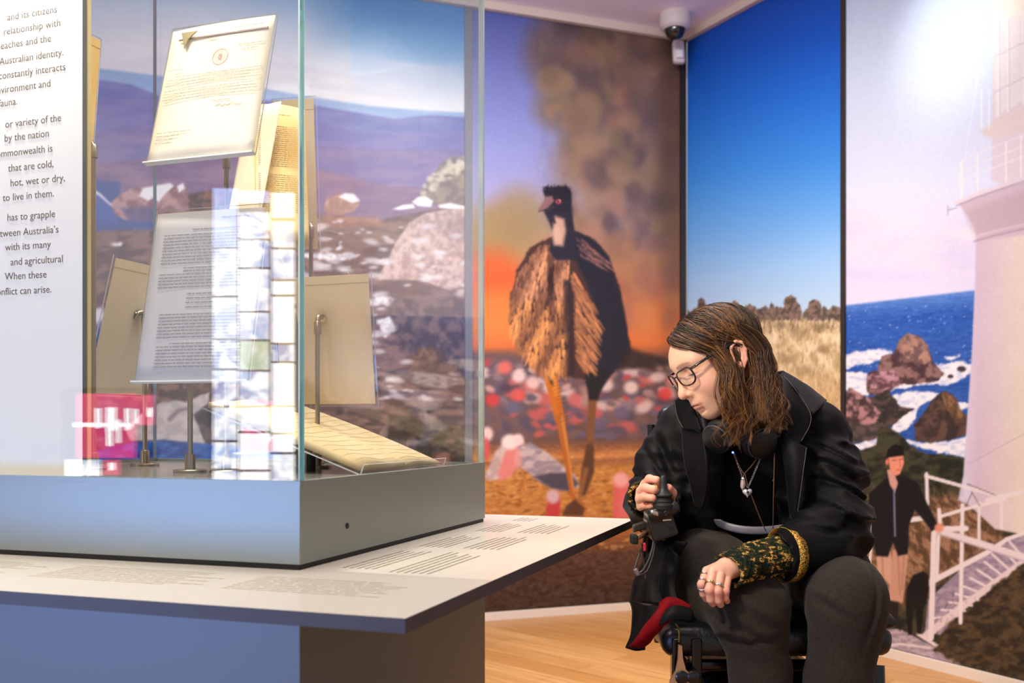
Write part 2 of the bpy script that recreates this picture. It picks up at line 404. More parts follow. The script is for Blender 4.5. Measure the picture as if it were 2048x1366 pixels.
# ------------------------------------------------------------------ mural 1: emu and galahs
def paint_emu():
    rs = np.random.RandomState(11)
    c = Canvas(930, -20, 1400, 1240)
    c.grad([(20, (92, 104, 178)), (150, (122, 130, 196)), (300, (150, 155, 210)), (400, (170, 165, 205)), (450, (172, 150, 130)), (520, (196, 140, 95)), (560, (212, 110, 66)), (640, (222, 122, 66)), (690, (214, 110, 60)), (712, (120, 76, 58)), (745, (112, 84, 86)), (880, (108, 76, 66)), (898, (150, 96, 62)), (914, (206, 136, 78)), (922, (150, 96, 60)), (940, (192, 128, 66)), (1030, (190, 122, 60)), (1075, (150, 92, 50)), (1110, (86, 58, 44)), (1240, (62, 44, 36))], slope=0.03, xref=1150)
    # blurred trees
    for (x, y, rx, ry, col, al) in [(1230, 60, 130, 70, (92, 74, 72), .95), (1330, 200, 110, 220, (122, 98, 92), .95), (1230, 150, 90, 110, (128, 100, 84), .9), (1110, 110, 60, 70, (118, 94, 84), .85), (1120, 215, 50, 45, (136, 112, 88), .85), (1165, 245, 45, 50, (110, 92, 88), .7), (1260, 330, 140, 110, (140, 112, 96), .9), (1170, 330, 55, 50, (146, 116, 96), .8), (1330, 400, 80, 150, (134, 104, 98), .9), (1260, 450, 120, 80, (160, 124, 106), .85), (990, 470, 70, 60, (166, 138, 92), .9), (1040, 430, 55, 55, (160, 134, 96), .8), (985, 560, 60, 60, (222, 96, 48), .85), (1330, 560, 70, 80, (168, 112, 96), .75), (1300, 640, 80, 60, (214, 118, 62), .8), (1000, 630, 70, 50, (220, 132, 66), .8), (1235, 215, 26, 40, (178, 110, 96), .6), (1200, 190, 30, 36, (166, 108, 92), .5)]:
        c.ell(x, y, rx, ry, col, soft=0.55, al=al)
    for (x, y, rx, ry) in [(1240, 300, 14, 30), (1215, 165, 12, 24), (1225, 440, 12, 26), (1265, 410, 13, 26), (1290, 465, 16, 22), (1300, 240, 16, 34), (1180, 270, 16, 18), (1335, 310, 16, 34), (1255, 575, 18, 24), (1330, 470, 14, 26), (1230, 465, 14, 20), (1285, 90, 24, 26), (1340, 120, 24, 40), (1130, 70, 24, 26)]:
        c.ell(x, y, rx * 1.3, ry * 1.2, (84, 72, 92), soft=0.8, al=0.42)
    wn = c.win(1080, 20, 1400, 600); c.grain(wn, 14, 30, 40, 4, 3)
    for k in range(170):
        x = rs.uniform(1090, 1372); y = rs.uniform(30, 640); edge = 1075 + 60 * math.sin(y / 42) + max(0, y - 260) * .28
        if x < edge: continue
        r = rs.uniform(10, 30); dk = .85 if y < 120 or x > 1325 else 1.0; warm = np.clip((y - 420) / 200, 0, 1)
        col = np.array([(150, 124, 92), (126, 102, 84), (104, 84, 84), (164, 130, 104), (136, 108, 98), (90, 74, 84), (172, 126, 108)][rs.randint(7)]) * dk * (1 - warm) + warm * np.array([(196, 120, 76), (170, 106, 84), (206, 132, 84)][rs.randint(3)])
        c.ell(x, y, r, r * rs.uniform(.8, 1.5), tuple(col), ang=rs.uniform(-30, 30), soft=.55, al=.55)
    c.ell(1345, 250, 30, 420, (92, 66, 50), soft=0.7, al=0.55)
    # far birds, out of focus
    c.poly([(930, 704), (1015, 704), (1060, 716), (1060, 880), (930, 880)], (104, 86, 92), soft=12, al=.8)
    c.poly([(1200, 712), (1372, 720), (1372, 870), (1200, 880)], (98, 78, 78), soft=14, al=.8)
    for k in range(260):
        x = rs.uniform(945, 1372); y = rs.uniform(722, 872); r = rs.uniform(6, 15)
        col = [(206, 160, 152), (196, 100, 94), (214, 184, 178), (104, 90, 106), (88, 74, 88), (184, 76, 76), (136, 114, 124), (168, 128, 120), (78, 64, 76), (92, 78, 90), (112, 92, 96)][rs.randint(11)]
        if y > 820: col = [(104, 92, 112), (88, 78, 92), (192, 92, 88), (116, 88, 84)][rs.randint(4)]
        if y < 742 and x > 1230: col = [(90, 64, 58), (206, 160, 140)][rs.randint(2)]
        c.ell(x, y, r * 1.25, r * 0.75, col, ang=rs.uniform(-30, 40), soft=0.55, al=.85)
    for (x, y, col) in [(1010, 735, (222, 108, 100)), (1038, 752, (232, 204, 198)), (1036, 790, (214, 92, 84)), (1066, 765, (228, 190, 182)), (985, 800, (206, 66, 66)), (1028, 815, (104, 96, 118)), (1100, 775, (226, 190, 180)), (1212, 770, (226, 196, 186)), (1262, 775, (230, 200, 190)), (1330, 788, (206, 64, 66)), (1352, 760, (226, 180, 172)), (1240, 825, (108, 94, 114)), (1150, 800, (190, 96, 96))]:
        c.ell(x, y, 14, 13, col, soft=0.5, al=.9)
    # sand
    wn = c.win(930, 890, 1400, 1240); c.grain(wn, 26, 9, 4, 8, 5)
    for k in range(520):
        x = rs.uniform(940, 1372); y = rs.uniform(935, 1100); c.ell(x, y, rs.uniform(3, 8), rs.uniform(1.2, 3), [(120, 74, 36), (226, 164, 100), (150, 94, 48)][rs.randint(3)], ang=rs.uniform(-15, 15), soft=.5, al=.55)
    # near galahs
    c.polytex([(968, 955), (990, 905), (1012, 880), (1040, 870), (1052, 890), (1040, 920), (1018, 955), (980, 962)], (206, 180, 172), (186, 156, 150), 14, 14, soft=4)
    c.poly([(1012, 900), (1030, 878), (1046, 884), (1040, 920), (1022, 952), (1000, 962), (996, 945)], (220, 128, 120), soft=5)
    c.ell(1020, 884, 17, 15, (238, 214, 208), soft=.35); c.ell(1036, 880, 11, 12, (236, 206, 200), soft=.4)
    c.ell(974, 868, 12, 14, (232, 196, 190), soft=.45); c.ell(970, 898, 10, 22, (206, 88, 84), soft=.45)
    c.polytex([(1036, 893), (1060, 885), (1092, 903), (1122, 928), (1150, 950), (1160, 975), (1120, 982), (1080, 965), (1050, 940), (1034, 930)], (196, 172, 168), (150, 132, 140), 20, 10, soft=4)
    c.poly([(1066, 953), (1100, 945), (1140, 945), (1158, 968), (1140, 982), (1104, 978)], (78, 70, 82), soft=5)
    c.ell(1036, 918, 8, 20, (222, 150, 142), soft=.5, al=.8)
    c.poly([(1095, 995), (1106, 980), (1120, 992), (1120, 1035), (1092, 1035)], (190, 62, 62), soft=4); c.ell(1106, 993, 13, 14, (206, 168, 170), soft=.4)
    c.poly([(1228, 962), (1244, 944), (1262, 958), (1272, 1035), (1226, 1035)], (214, 96, 92), soft=5); c.ell(1242, 960, 16, 15, (232, 164, 156), soft=.4)
    c.ell(1250, 1010, 14, 30, (220, 120, 112), soft=.6, al=.6)
    # emu legs
    c.line([(1098, 735), (1108, 785), (1120, 840)], [30, 24, 20], (196, 106, 40), 3); c.line([(1104, 735), (1112, 790)], [12, 8], (222, 140, 62), 3, .8)
    c.line([(1120, 835), (1132, 905), (1144, 985), (1152, 1010)], [18, 14, 9, 10], (176, 98, 42), 2.5); c.line([(1124, 835), (1136, 905), (1148, 985)], [6, 5, 4], (214, 140, 74), 2, .7)
    for t in range(14): c.line([(1101 + t * 1.6, 752 + t * 7), (1116 + t * 1.6, 748 + t * 7)], 1.5, (120, 66, 30), 1, .5)
    c.line([(1186, 790), (1182, 850), (1180, 900)], [18, 14, 12], (124, 80, 52), 3); c.line([(1180, 895), (1176, 940), (1166, 985)], [16, 26, 14], (92, 60, 42), 4)
    c.line([(1172, 940), (1158, 1000)], [10, 8], (150, 96, 56), 3, .8)
    c.poly([(1132, 1012), (1150, 998), (1170, 1016), (1166, 1032), (1124, 1032)], (92, 58, 40), soft=4)
    # emu body
    body = [(1092, 478), (1060, 496), (1036, 535), (1022, 590), (1018, 640), (1028, 680), (1052, 720), (1080, 742), (1120, 752), (1180, 760), (1225, 745), (1262, 700), (1252, 640), (1240, 575), (1218, 515), (1190, 480), (1150, 462)]
    c.poly(body, (76, 50, 46), soft=3, wob=4)
    c.poly([(1150, 462), (1190, 480), (1218, 515), (1242, 590), (1254, 660), (1262, 705), (1222, 752), (1188, 800), (1172, 765), (1196, 690), (1194, 620), (1170, 560), (1146, 510)], (40, 38, 48), soft=4)
    c.poly([(1250, 690), (1285, 705), (1330, 715), (1345, 735), (1290, 735), (1235, 740)], (48, 38, 40), soft=7, al=.8)
    c.poly([(1168, 740), (1215, 740), (1196, 800), (1178, 800)], (38, 34, 38), soft=4)
    c.poly([(1078, 725), (1100, 725), (1106, 772), (1092, 752)], (46, 34, 34), soft=4)
    spine = [(1128, 470), (1134, 600), (1140, 740)]
    for k in range(1150):
        t = rs.rand(); y = 490 + t * 255
        lx = np.interp(y, [485, 540, 600, 650, 690, 720, 745], [1085, 1040, 1022, 1020, 1032, 1054, 1080]); x = lx + rs.rand() ** 1.1 * (1138 - lx)
        u = (x - lx) / max(1138 - lx, 1); L = rs.uniform(10, 20); a = R(100 - 34 * (1 - u) * (1 if y > 560 else -0.2) + rs.uniform(-16, 16))
        f = 0.65 + 0.35 * math.sin(x * 0.11 + y * 0.05) + rs.uniform(-.25, .25)
        if abs(x - 1101 - (y - 500) * 0.02) < 7 and y < 640: f -= .7
        col = np.array((96, 60, 50)) * (1 - f) + np.array((236, 158, 92) if y > 600 else (226, 156, 112)) * f
        dx = -abs(math.cos(a)) if u < .6 else math.cos(a)
        c.line([(x, y), (x + dx * L * .6, y + math.sin(a) * L)], [4.2, 1.2], tuple(np.clip(col, 30, 250)), 1.4, .85)
    for k in range(330):
        y = rs.uniform(560, 745); x0 = 1150 + (y - 560) * 0.06; wmax = np.interp(y, [560, 620, 660, 700, 745], [8, 40, 52, 42, 30]); x = x0 + rs.rand() * wmax
        f = rs.uniform(.2, 1.0); L = rs.uniform(12, 24); col = np.array((92, 58, 46)) * (1 - f) + np.array((222, 146, 94)) * f
        c.line([(x - 8, y - L * .6), (x + 4, y + L * .4)], [4, 1.2], tuple(col), 1.4, .85)
    c.poly([(1140, 560), (1150, 600), (1146, 680), (1150, 750), (1134, 752), (1130, 660), (1126, 560)], (52, 38, 40), soft=5, al=.8)
    for k in range(70):
        t = rs.rand(); x = 1152 + t * 62; y = 472 + t * 52 + rs.uniform(-4, 36) * (1 - t * .5)
        c.line([(x, y), (x + 14, y + 10)], [3, 1], [(160, 104, 96), (112, 76, 76), (188, 126, 112)][rs.randint(3)], 1.3, .6)
    # neck and head
    c.poly([(1086, 420), (1100, 448), (1106, 470), (1098, 500), (1110, 520), (1150, 520), (1152, 480), (1146, 440), (1142, 395), (1110, 400)], (44, 40, 54), soft=3)
    c.poly([(1110, 432), (1128, 438), (1132, 462), (1126, 492), (1108, 490), (1104, 462)], (206, 160, 138), soft=5)
    c.ell(1114, 470, 8, 16, (222, 178, 152), soft=.6, al=.7)
    c.ell(1117, 400, 26, 28, (40, 36, 50), soft=.12); c.poly([(1086, 382), (1092, 372), (1114, 378), (1132, 370), (1144, 384), (1140, 400), (1092, 400)], (36, 30, 40), soft=3, wob=3, wsc=5)
    for k in range(26): x = rs.uniform(1088, 1142); c.line([(x, 384), (x + rs.uniform(-7, 5), 371 + rs.uniform(-4, 4))], [2.4, .8], (36, 30, 40), .9)
    c.poly([(1092, 393), (1104, 392), (1108, 402), (1096, 415), (1078, 424), (1076, 419), (1086, 405)], (142, 102, 104), soft=2.5)
    c.line([(1077, 423), (1096, 419), (1108, 414)], [1.5, 3, 3], (74, 52, 60), 1.2); c.line([(1092, 420), (1104, 432), (1110, 445)], [3, 5, 4], (44, 40, 54), 2)
    c.ell(1117, 403, 5.5, 4.5, (206, 84, 92), soft=.3); c.ell(1116.5, 402.5, 2.4, 2.4, (40, 20, 26), soft=.4); c.ell(1119, 400.5, 1.2, 1.1, (250, 220, 220), soft=.5)
    c.grain(c.full(), 4, 3, 3, 6, 2)
    return c
# ------------------------------------------------------------------ mural 2: blue sky over dry grass
def paint_plain():
    rs = np.random.RandomState(5)
    c = Canvas(1360, -20, 1705, 1330)
    c.grad([(-20, (14, 78, 190)), (90, (18, 88, 200)), (200, (34, 112, 218)), (330, (62, 142, 230)), (450, (112, 174, 238)), (540, (156, 198, 240)), (610, (178, 208, 236)), (640, (186, 212, 234))], slope=0.16, xref=1520)
    base = [(1372, 648), (1450, 642), (1520, 640), (1600, 632), (1690, 622), (1705, 1330), (1360, 1330)]
    c.polytex(base, (226, 204, 164), (188, 160, 120), 16, 20, soft=3, wob=3)
    for k in range(46):
        x = rs.uniform(1365, 1690); h = rs.uniform(6, 22); c.polytex([(x - h * .5, 640), (x - h * .6, 634 - h * .6), (x, 632 - h), (x + h * .6, 634 - h * .5), (x + h * .5, 640)], (96, 88, 80), (132, 112, 98), 5, 5, soft=1.5, wob=2.5, wsc=5, seed=k)
    for (x, t, hw) in [(1403, 596, 9), (1470, 602, 8), (1500, 608, 14), (1517, 616, 12), (1544, 606, 5), (1562, 612, 8), (1581, 590, 14), (1594, 604, 9), (1629, 598, 13), (1646, 616, 7), (1672, 612, 10), (1660, 622, 6)]:
        c.polytex([(x - hw * .6, 642), (x - hw, t + 18), (x - hw * .7, t + 4), (x, t), (x + hw * .8, t + 5), (x + hw, t + 20), (x + hw * .5, 642)], (80, 72, 68), (138, 112, 98), 6, 6, soft=1.5, wob=3, wsc=5, seed=int(x))
    wn = c.win(1360, 640, 1705, 1330)
    for k in range(2600):
        y = 640 + rs.rand() ** 1.4 * 250; x = rs.uniform(1362, 1702); d = (y - 640) / 250; L = 4 + 16 * d
        col = [(240, 222, 186), (214, 184, 136), (170, 140, 100), (246, 234, 206), (150, 120, 84)][rs.randint(5)]
        c.line([(x, y), (x + rs.uniform(-2, 2), y - L)], [1.6 + d, .7], col, .9, .6)
    for (x, y, rx, ry) in [(1532, 695, 8, 7), (1572, 720, 16, 8), (1600, 668, 14, 10), (1560, 650, 18, 6), (1640, 655, 18, 8), (1500, 660, 12, 6), (1585, 660, 6, 16), (1650, 700, 12, 8), (1540, 640, 10, 8), (1610, 740, 16, 10)]:
        c.ell(x, y, rx, ry, (140, 118, 84), soft=.7, al=.55)
    for k in range(60):
        x = rs.uniform(1500, 1690); y = rs.uniform(635, 668); c.line([(x, y), (x + rs.uniform(-3, 3), y - rs.uniform(6, 16))], [2, 1], (96, 82, 68), 1.2, .6)
    c.poly([(1360, 770), (1705, 760), (1705, 1330), (1360, 1330)], (186, 142, 88), soft=60, al=.55)
    c.grain(wn, 10, 4, 8, 2, 3)
    return c
# ------------------------------------------------------------------ mural 3: lighthouse above a rocky sea
def paint_lighthouse():
    rs = np.random.RandomState(9)
    c = Canvas(1680, -60, 2360, 1480)
    c.grad([(-60, (196, 216, 246)), (150, (212, 226, 246)), (380, (222, 226, 244)), (470, (226, 218, 236)), (560, (222, 212, 236)), (612, (222, 216, 236))], slope=0.06, xref=1690)
    for k in range(40):
        x = rs.uniform(1690, 1990); y = rs.uniform(420, 560); c.ell(x, y, rs.uniform(18, 60), rs.uniform(6, 18), [(240, 226, 232), (210, 202, 232), (236, 218, 226)][rs.randint(3)], soft=.8, al=.4)
    # sea
    sea = [(1680, 612), (1955, 580), (2360, 540), (2360, 960), (1680, 960)]
    wn, m = c.mask_poly(sea, 3.0)
    x, y = c.X[wn], c.Y[wn]; t = np.clip((y - 600 + (x - 1690) * .09) / 260, 0, 1)[..., None]
    col = np.array((96, 136, 206)) * (1 - np.clip(t * 6, 0, 1)) + np.clip(t * 6, 0, 1) * (np.array((48, 92, 178)) * (1 - t) + np.array((44, 84, 160)) * t)
    col = col + (fbm(x / 16, y / 3, 3)[..., None] - .5) * 40 + (fbm(x / 4, y / 1.6, 7)[..., None] - .5) * 26
    c.put(wn, m, col.astype(np.float32))
    for k in range(90):
        xx = rs.uniform(1692, 1950); yy = rs.uniform(612, 740); c.ell(xx, yy, rs.uniform(.8, 2.6), rs.uniform(.6, 1.2), (190, 205, 235), soft=.6, al=.7)
    W1, W2 = (238, 232, 238), (196, 202, 228)
    for i, q in enumerate([[(1690, 712), (1716, 702), (1760, 697), (1790, 703), (1766, 716), (1740, 726), (1690, 738)], [(1690, 742), (1734, 746), (1736, 790), (1720, 792), (1690, 780)], [(1872, 730), (1910, 722), (1948, 728), (1946, 746), (1900, 768), (1862, 770), (1800, 778), (1778, 782), (1800, 762), (1860, 756)], [(1774, 792), (1830, 782), (1880, 786), (1862, 800), (1840, 812), (1830, 836), (1812, 858), (1796, 866), (1780, 860), (1792, 838), (1812, 822), (1800, 812)], [(1806, 878), (1850, 886), (1900, 880), (1940, 872), (1938, 916), (1880, 906), (1826, 892)], [(1706, 893), (1748, 872), (1756, 866), (1754, 896), (1730, 904)], [(1918, 806), (1946, 808), (1944, 818), (1922, 818)], [(1890, 714), (1918, 710), (1916, 716), (1894, 720)]]):
        c.polytex(q, W1, W2, 12, 5, soft=2.5, wob=5, wsc=9, seed=20 + i, lo=.45, hi=.75)
    # rocks
    def rock(pts, c1, c2, seed, sx=14, sy=10): c.polytex(pts, c1, c2, sx, sy, soft=1.8, wob=3.5, wsc=9, seed=seed, lo=.36, hi=.66)
    rock([(1730, 778), (1738, 745), (1756, 738), (1764, 712), (1786, 706), (1798, 680), (1812, 666), (1836, 672), (1856, 690), (1866, 724), (1888, 746), (1876, 762), (1840, 768), (1800, 770), (1776, 786), (1740, 790)], (74, 52, 56), (142, 106, 102), 31)
    rock([(1800, 690), (1814, 667), (1838, 674), (1856, 694), (1862, 722), (1850, 730), (1826, 722), (1806, 712)], (110, 84, 84), (178, 134, 116), 33, 9, 9)
    rock([(1734, 752), (1760, 742), (1790, 740), (1800, 764), (1776, 780), (1742, 778)], (96, 66, 72), (190, 142, 150), 34, 10, 9)
    rock([(1690, 786), (1698, 774), (1716, 784), (1746, 800), (1764, 830), (1756, 850), (1724, 852), (1690, 850)], (70, 54, 54), (176, 128, 128), 35, 14, 12)
    rock([(1736, 796), (1776, 780), (1800, 812), (1828, 818), (1802, 836), (1784, 850), (1762, 860), (1748, 850), (1762, 826)], (48, 44, 44), (86, 70, 66), 36)
    rock([(1690, 848), (1730, 850), (1764, 845), (1774, 870), (1720, 886), (1690, 890)], (62, 56, 56), (96, 78, 76), 37)
    rock([(1830, 882), (1828, 850), (1846, 826), (1864, 800), (1888, 782), (1908, 790), (1920, 820), (1938, 834), (1936, 868), (1900, 880), (1860, 886)], (56, 44, 42), (96, 70, 60), 38, 18, 18)
    rock([(1880, 786), (1894, 783), (1914, 800), (1926, 832), (1912, 850), (1896, 820)], (92, 66, 50), (138, 100, 72), 39, 8, 14)
    for q in [(1923, 738, 9, 6), (1901, 753, 6, 4)]: c.ell(q[0], q[1], q[2], q[3], (64, 52, 60), soft=.3)
    # hillside
    c.polytex([(1690, 910), (1720, 900), (1752, 890), (1758, 862), (1772, 850), (1800, 868), (1820, 890), (1846, 906), (1900, 910), (1945, 920), (2360, 990), (2360, 1480), (1690, 1480)], (34, 36, 28), (66, 64, 46), 26, 14, soft=2.5, wob=3, seed=41)
    c.polytex([(1690, 1060), (1760, 1010), (1840, 1000), (1900, 985), (1990, 1040), (2010, 1080), (1920, 1130), (1860, 1180), (1690, 1290)], (88, 64, 44), (156, 116, 90), 14, 12, soft=14, seed=43, shear=-.6)
    for k in range(500):
        x = rs.uniform(1700, 2010); y = rs.uniform(985, 1170); c.line([(x, y), (x + rs.uniform(-5, 5), y - rs.uniform(8, 22))], [1.8, .7], [(178, 136, 102), (120, 86, 60), (66, 54, 38), (150, 104, 82), (52, 48, 34)][rs.randint(5)], 1, .5)
    # tower
    twr = [(1952, 470), (1950, 560), (1944, 700), (1934, 840), (1926, 960), (1938, 1010), (1990, 1058), (2360, 1130), (2360, 470)]
    wn, m = c.mask_poly(twr, 2.0); x, y = c.X[wn], c.Y[wn]
    t = np.clip((x - 1930) / 110, 0, 1)[..., None]
    col = np.where(t < .25, np.array((208, 194, 214)) * (1 - t * 4) + np.array((206, 184, 200)) * t * 4, np.array((206, 184, 200)) * (1 - (t - .25) / .75) + np.array((222, 206, 194)) * (t - .25) / .75) + (fbm(x / 50, y / 80, 3)[..., None] - .5) * 10
    c.put(wn, m, col.astype(np.float32))
    c.polytex([(1926, 955), (1940, 960), (1940, 1012), (1916, 1000)], (212, 204, 222), (196, 188, 208), 9, 9, soft=3)
    c.poly([(1914, 404), (1950, 388), (2048, 352), (2360, 250), (2360, 470), (2048, 470), (1952, 484), (1952, 470), (1946, 448), (1930, 425)], (206, 184, 194), soft=2)
    c.poly([(1930, 425), (1990, 402), (2100, 366), (2360, 280), (2360, 420), (2048, 452), (1952, 472)], (190, 164, 174), soft=10, al=.7)
    c.line([(1913, 406), (1950, 390), (2048, 355), (2360, 244)], [7, 8, 9, 12], (228, 214, 222), 1.5); c.line([(1914, 411), (1950, 396), (2048, 362), (2360, 252)], 2.5, (160, 138, 160), 1.5, .8)
    for dy in (0, 9): c.line([(1948, 474 + dy), (1990, 462 + dy), (2060, 446 + dy), (2360, 390 + dy)], 3, (156, 134, 150) if dy else (222, 204, 212), 1.5, .8)
    # gallery railing, lantern room
    c.poly([(1986, 200), (1982, 360), (2010, 372), (2360, 280), (2360, 60), (1986, 120)], (224, 210, 218), soft=2.5)
    c.poly([(1962, 262), (1985, 245), (2048, 212), (2360, 90), (2360, 200), (2048, 262), (1990, 276), (1968, 272)], (226, 210, 208), soft=3)
    c.poly([(1984, 40), (1990, 235), (2048, 200), (2360, 80), (2360, -60), (1990, -60)], (232, 226, 226), soft=3)
    c.poly([(1988, -60), (1984, 20), (1992, 40), (2048, 30), (2360, -30), (2360, -60)], (240, 232, 220), soft=3)
    for xx in (1996, 2015, 2046, 2080, 2120): c.line([(xx, 20), (xx + 1, 232 - (xx - 1996) * .5)], 3.2, (244, 240, 240), 1.2); c.line([(xx + 3, 40), (xx + 4, 228 - (xx - 1996) * .5)], 2, (176, 176, 196), 1.2, .5)
    for yy in (95, 165): c.line([(1988, yy + 20), (2048, yy - 10), (2360, yy - 150)], 2, (206, 200, 210), 1.2)
    for dy in (0, 22, 42): c.line([(1920, 325 + dy), (1950, 308 + dy), (2048, 270 + dy), (2360, 160 + dy)], 2.4, (238, 230, 234), 1, .9)
    for xx in (1923, 1955, 2012, 2042, 2080, 2130): c.line([(xx, 325 - (xx - 1920) * .42), (xx, 396 - (xx - 1920) * .36)], 3.4 if xx != 1923 else 6, (242, 234, 234), 1.1)
    for xx in (1963, 1978): c.line([(xx, 180), (xx, 258)], 2.6, (244, 240, 240), 1)
    c.line([(1956, 150), (1930, 318)], 1.4, (246, 244, 248), .9, .7)
    c.line([(1896, 420), (1914, 415)], 1.4, (150, 140, 160), .9); c.line([(1896, 412), (1896, 430)], 1.4, (150, 140, 160), .9)
    c.line([(1937, 928), (2048, 868), (2200, 790)], 1.2, (170, 150, 156), .9, .8)
    # steps and path
    c.polytex([(2010, 1076), (2360, 990), (2360, 1150), (2038, 1126), (1930, 1216), (1880, 1270), (1850, 1262), (1856, 1200), (1920, 1140)], (168, 148, 164), (138, 122, 144), 10, 5, soft=2, seed=51)
    c.polytex([(1745, 1260), (1800, 1258), (1880, 1300), (1950, 1340), (2010, 1365), (2010, 1400), (1900, 1380), (1730, 1305)], (186, 166, 176), (150, 132, 146), 9, 4, soft=2, seed=52)
    for k in range(11):
        t = k / 10; c.line([(1868 + 145 * t, 1236 - 160 * t), (1916 + 140 * t, 1232 - 105 * t)], 4.5, (226, 210, 214), 1.3)
    c.line([(1850, 1170), (1976, 1104), (2015, 1078), (2120, 1040)], [12, 10, 8, 8], (226, 210, 212), 1.5)
    c.line([(1852, 1272), (1918, 1218), (2044, 1126), (2130, 1080)], [16, 15, 13, 12], (218, 198, 200), 1.8)
    c.line([(1836, 1268), (1880, 1296), (1960, 1345)], [7, 7, 9], (226, 208, 208), 1.5); c.line([(1740, 1295), (1800, 1288), (1860, 1296)], [5, 5, 4], (220, 204, 206), 1.5)
    c.polytex([(1868, 1300), (1900, 1244), (1936, 1226), (1990, 1170), (2048, 1126), (2360, 1000), (2360, 1480), (1990, 1360), (1920, 1330)], (44, 36, 28), (78, 62, 44), 18, 9, soft=4, wob=5, seed=55)
    for k in range(160): x = rs.uniform(1870, 2048); y = rs.uniform(1190, 1370); c.line([(x, y), (x + rs.uniform(-8, 8), y - rs.uniform(4, 16))], [2, .8], [(132, 92, 62), (96, 76, 50), (40, 34, 26)][rs.randint(3)], 1.2, .4)
    # railing
    RW = (226, 212, 214)
    for a, b, wd in [((1852, 952), (1988, 990), 7), ((1853, 948), (1855, 1008), 7), ((1878, 1020), (1880, 1045), 8), ((1878, 1034), (1930, 1018), 7), ((1930, 1018), (2010, 998), 7), ((1975, 1000), (2060, 980), 9), ((1925, 1010), (1921, 1245), 8), ((1958, 1005), (1958, 1082), 6), ((2003, 1000), (2003, 1056), 6), ((1818, 1040), (1850, 1036), 10), ((1880, 1058), (1932, 1057), 11), ((1868, 1066), (1862, 1276), 11), ((1877, 1072), (1874, 1150), 7), ((1745, 1050), (1736, 1148), 8)]:
        c.line([a, b], wd, RW, 1.3); 
    c.line([(1876, 1062), (1930, 1078), (2050, 1116), (2250, 1180)], [13, 14, 16, 20], (222, 206, 210), 1.6); c.line([(1878, 1068), (1930, 1085), (2050, 1123)], 3, (160, 140, 156), 2, .6)
    c.line([(1944, 985), (1934, 1008)], 1.6, (110, 94, 96), 1); c.line([(1944, 985), (1960, 1012)], 1.6, (110, 94, 96), 1); c.line([(1935, 968), (1990, 990)], 2, (120, 104, 110), 1)
    # walker and dog
    c.poly([(1752, 1100), (1780, 1098), (1786, 1130), (1782, 1200), (1766, 1206), (1756, 1170)], (206, 158, 134), soft=2.5); c.poly([(1786, 1100), (1818, 1096), (1812, 1150), (1806, 1206), (1780, 1204), (1782, 1130)], (196, 146, 124), soft=2.5)
    for (a, b) in [((1764, 1110), (1768, 1190)), ((1796, 1110), (1800, 1190)), ((1808, 1110), (1804, 1180))]: c.line([a, b], 3, (140, 98, 84), 2.5, .5)
    c.poly([(1774, 1200), (1798, 1204), (1796, 1230), (1806, 1250), (1800, 1262), (1778, 1240)], (34, 28, 30), soft=2)
    c.poly([(1770, 958), (1740, 985), (1732, 1030), (1746, 1080), (1752, 1112), (1776, 1114), (1786, 1085), (1796, 1112), (1816, 1108), (1818, 1050), (1830, 1020), (1864, 1062), (1878, 1054), (1856, 1010), (1836, 966), (1808, 952)], (24, 22, 26), soft=2)
    c.poly([(1774, 940), (1784, 938), (1796, 966), (1790, 985), (1780, 970)], (206, 150, 136), soft=1.6); c.line([(1788, 978), (1790, 1072)], 3.4, (126, 130, 160), 1, .9)
    c.poly([(1776, 914), (1806, 908), (1808, 926), (1800, 948), (1790, 952), (1780, 938)], (226, 142, 116), soft=1.6); c.ell(1774, 924, 3, 6, (222, 120, 100), soft=.4)
    c.line([(1785, 921), (1792, 920)], 2.5, (120, 66, 56), 1, .7); c.line([(1798, 919), (1805, 918)], 2.5, (120, 66, 56), 1, .7); c.line([(1799, 922), (1801, 933)], 2, (190, 100, 82), 1, .7); c.line([(1793, 940), (1801, 939)], 1.8, (160, 70, 64), .8, .8)
    c.poly([(1771, 916), (1776, 898), (1792, 888), (1806, 894), (1809, 911)], (20, 18, 22), soft=1.6)
    c.ell(1878, 1056, 9, 9, (222, 142, 118), soft=.4); c.ell(1734, 1088, 9, 13, (214, 132, 112), soft=.4)
    c.poly([(1812, 1180), (1826, 1150), (1846, 1142), (1858, 1152), (1858, 1180), (1848, 1215), (1842, 1268), (1834, 1268), (1832, 1218), (1826, 1222), (1824, 1270), (1816, 1270), (1812, 1220)], (22, 20, 22), soft=2)
    c.poly([(1742, 1170), (1760, 1150), (1778, 1170), (1776, 1220), (1764, 1240), (1748, 1220)], (70, 48, 40), soft=4, al=.8)
    c.grain(c.full(), 5, 3, 3, 6, 2)
    return c
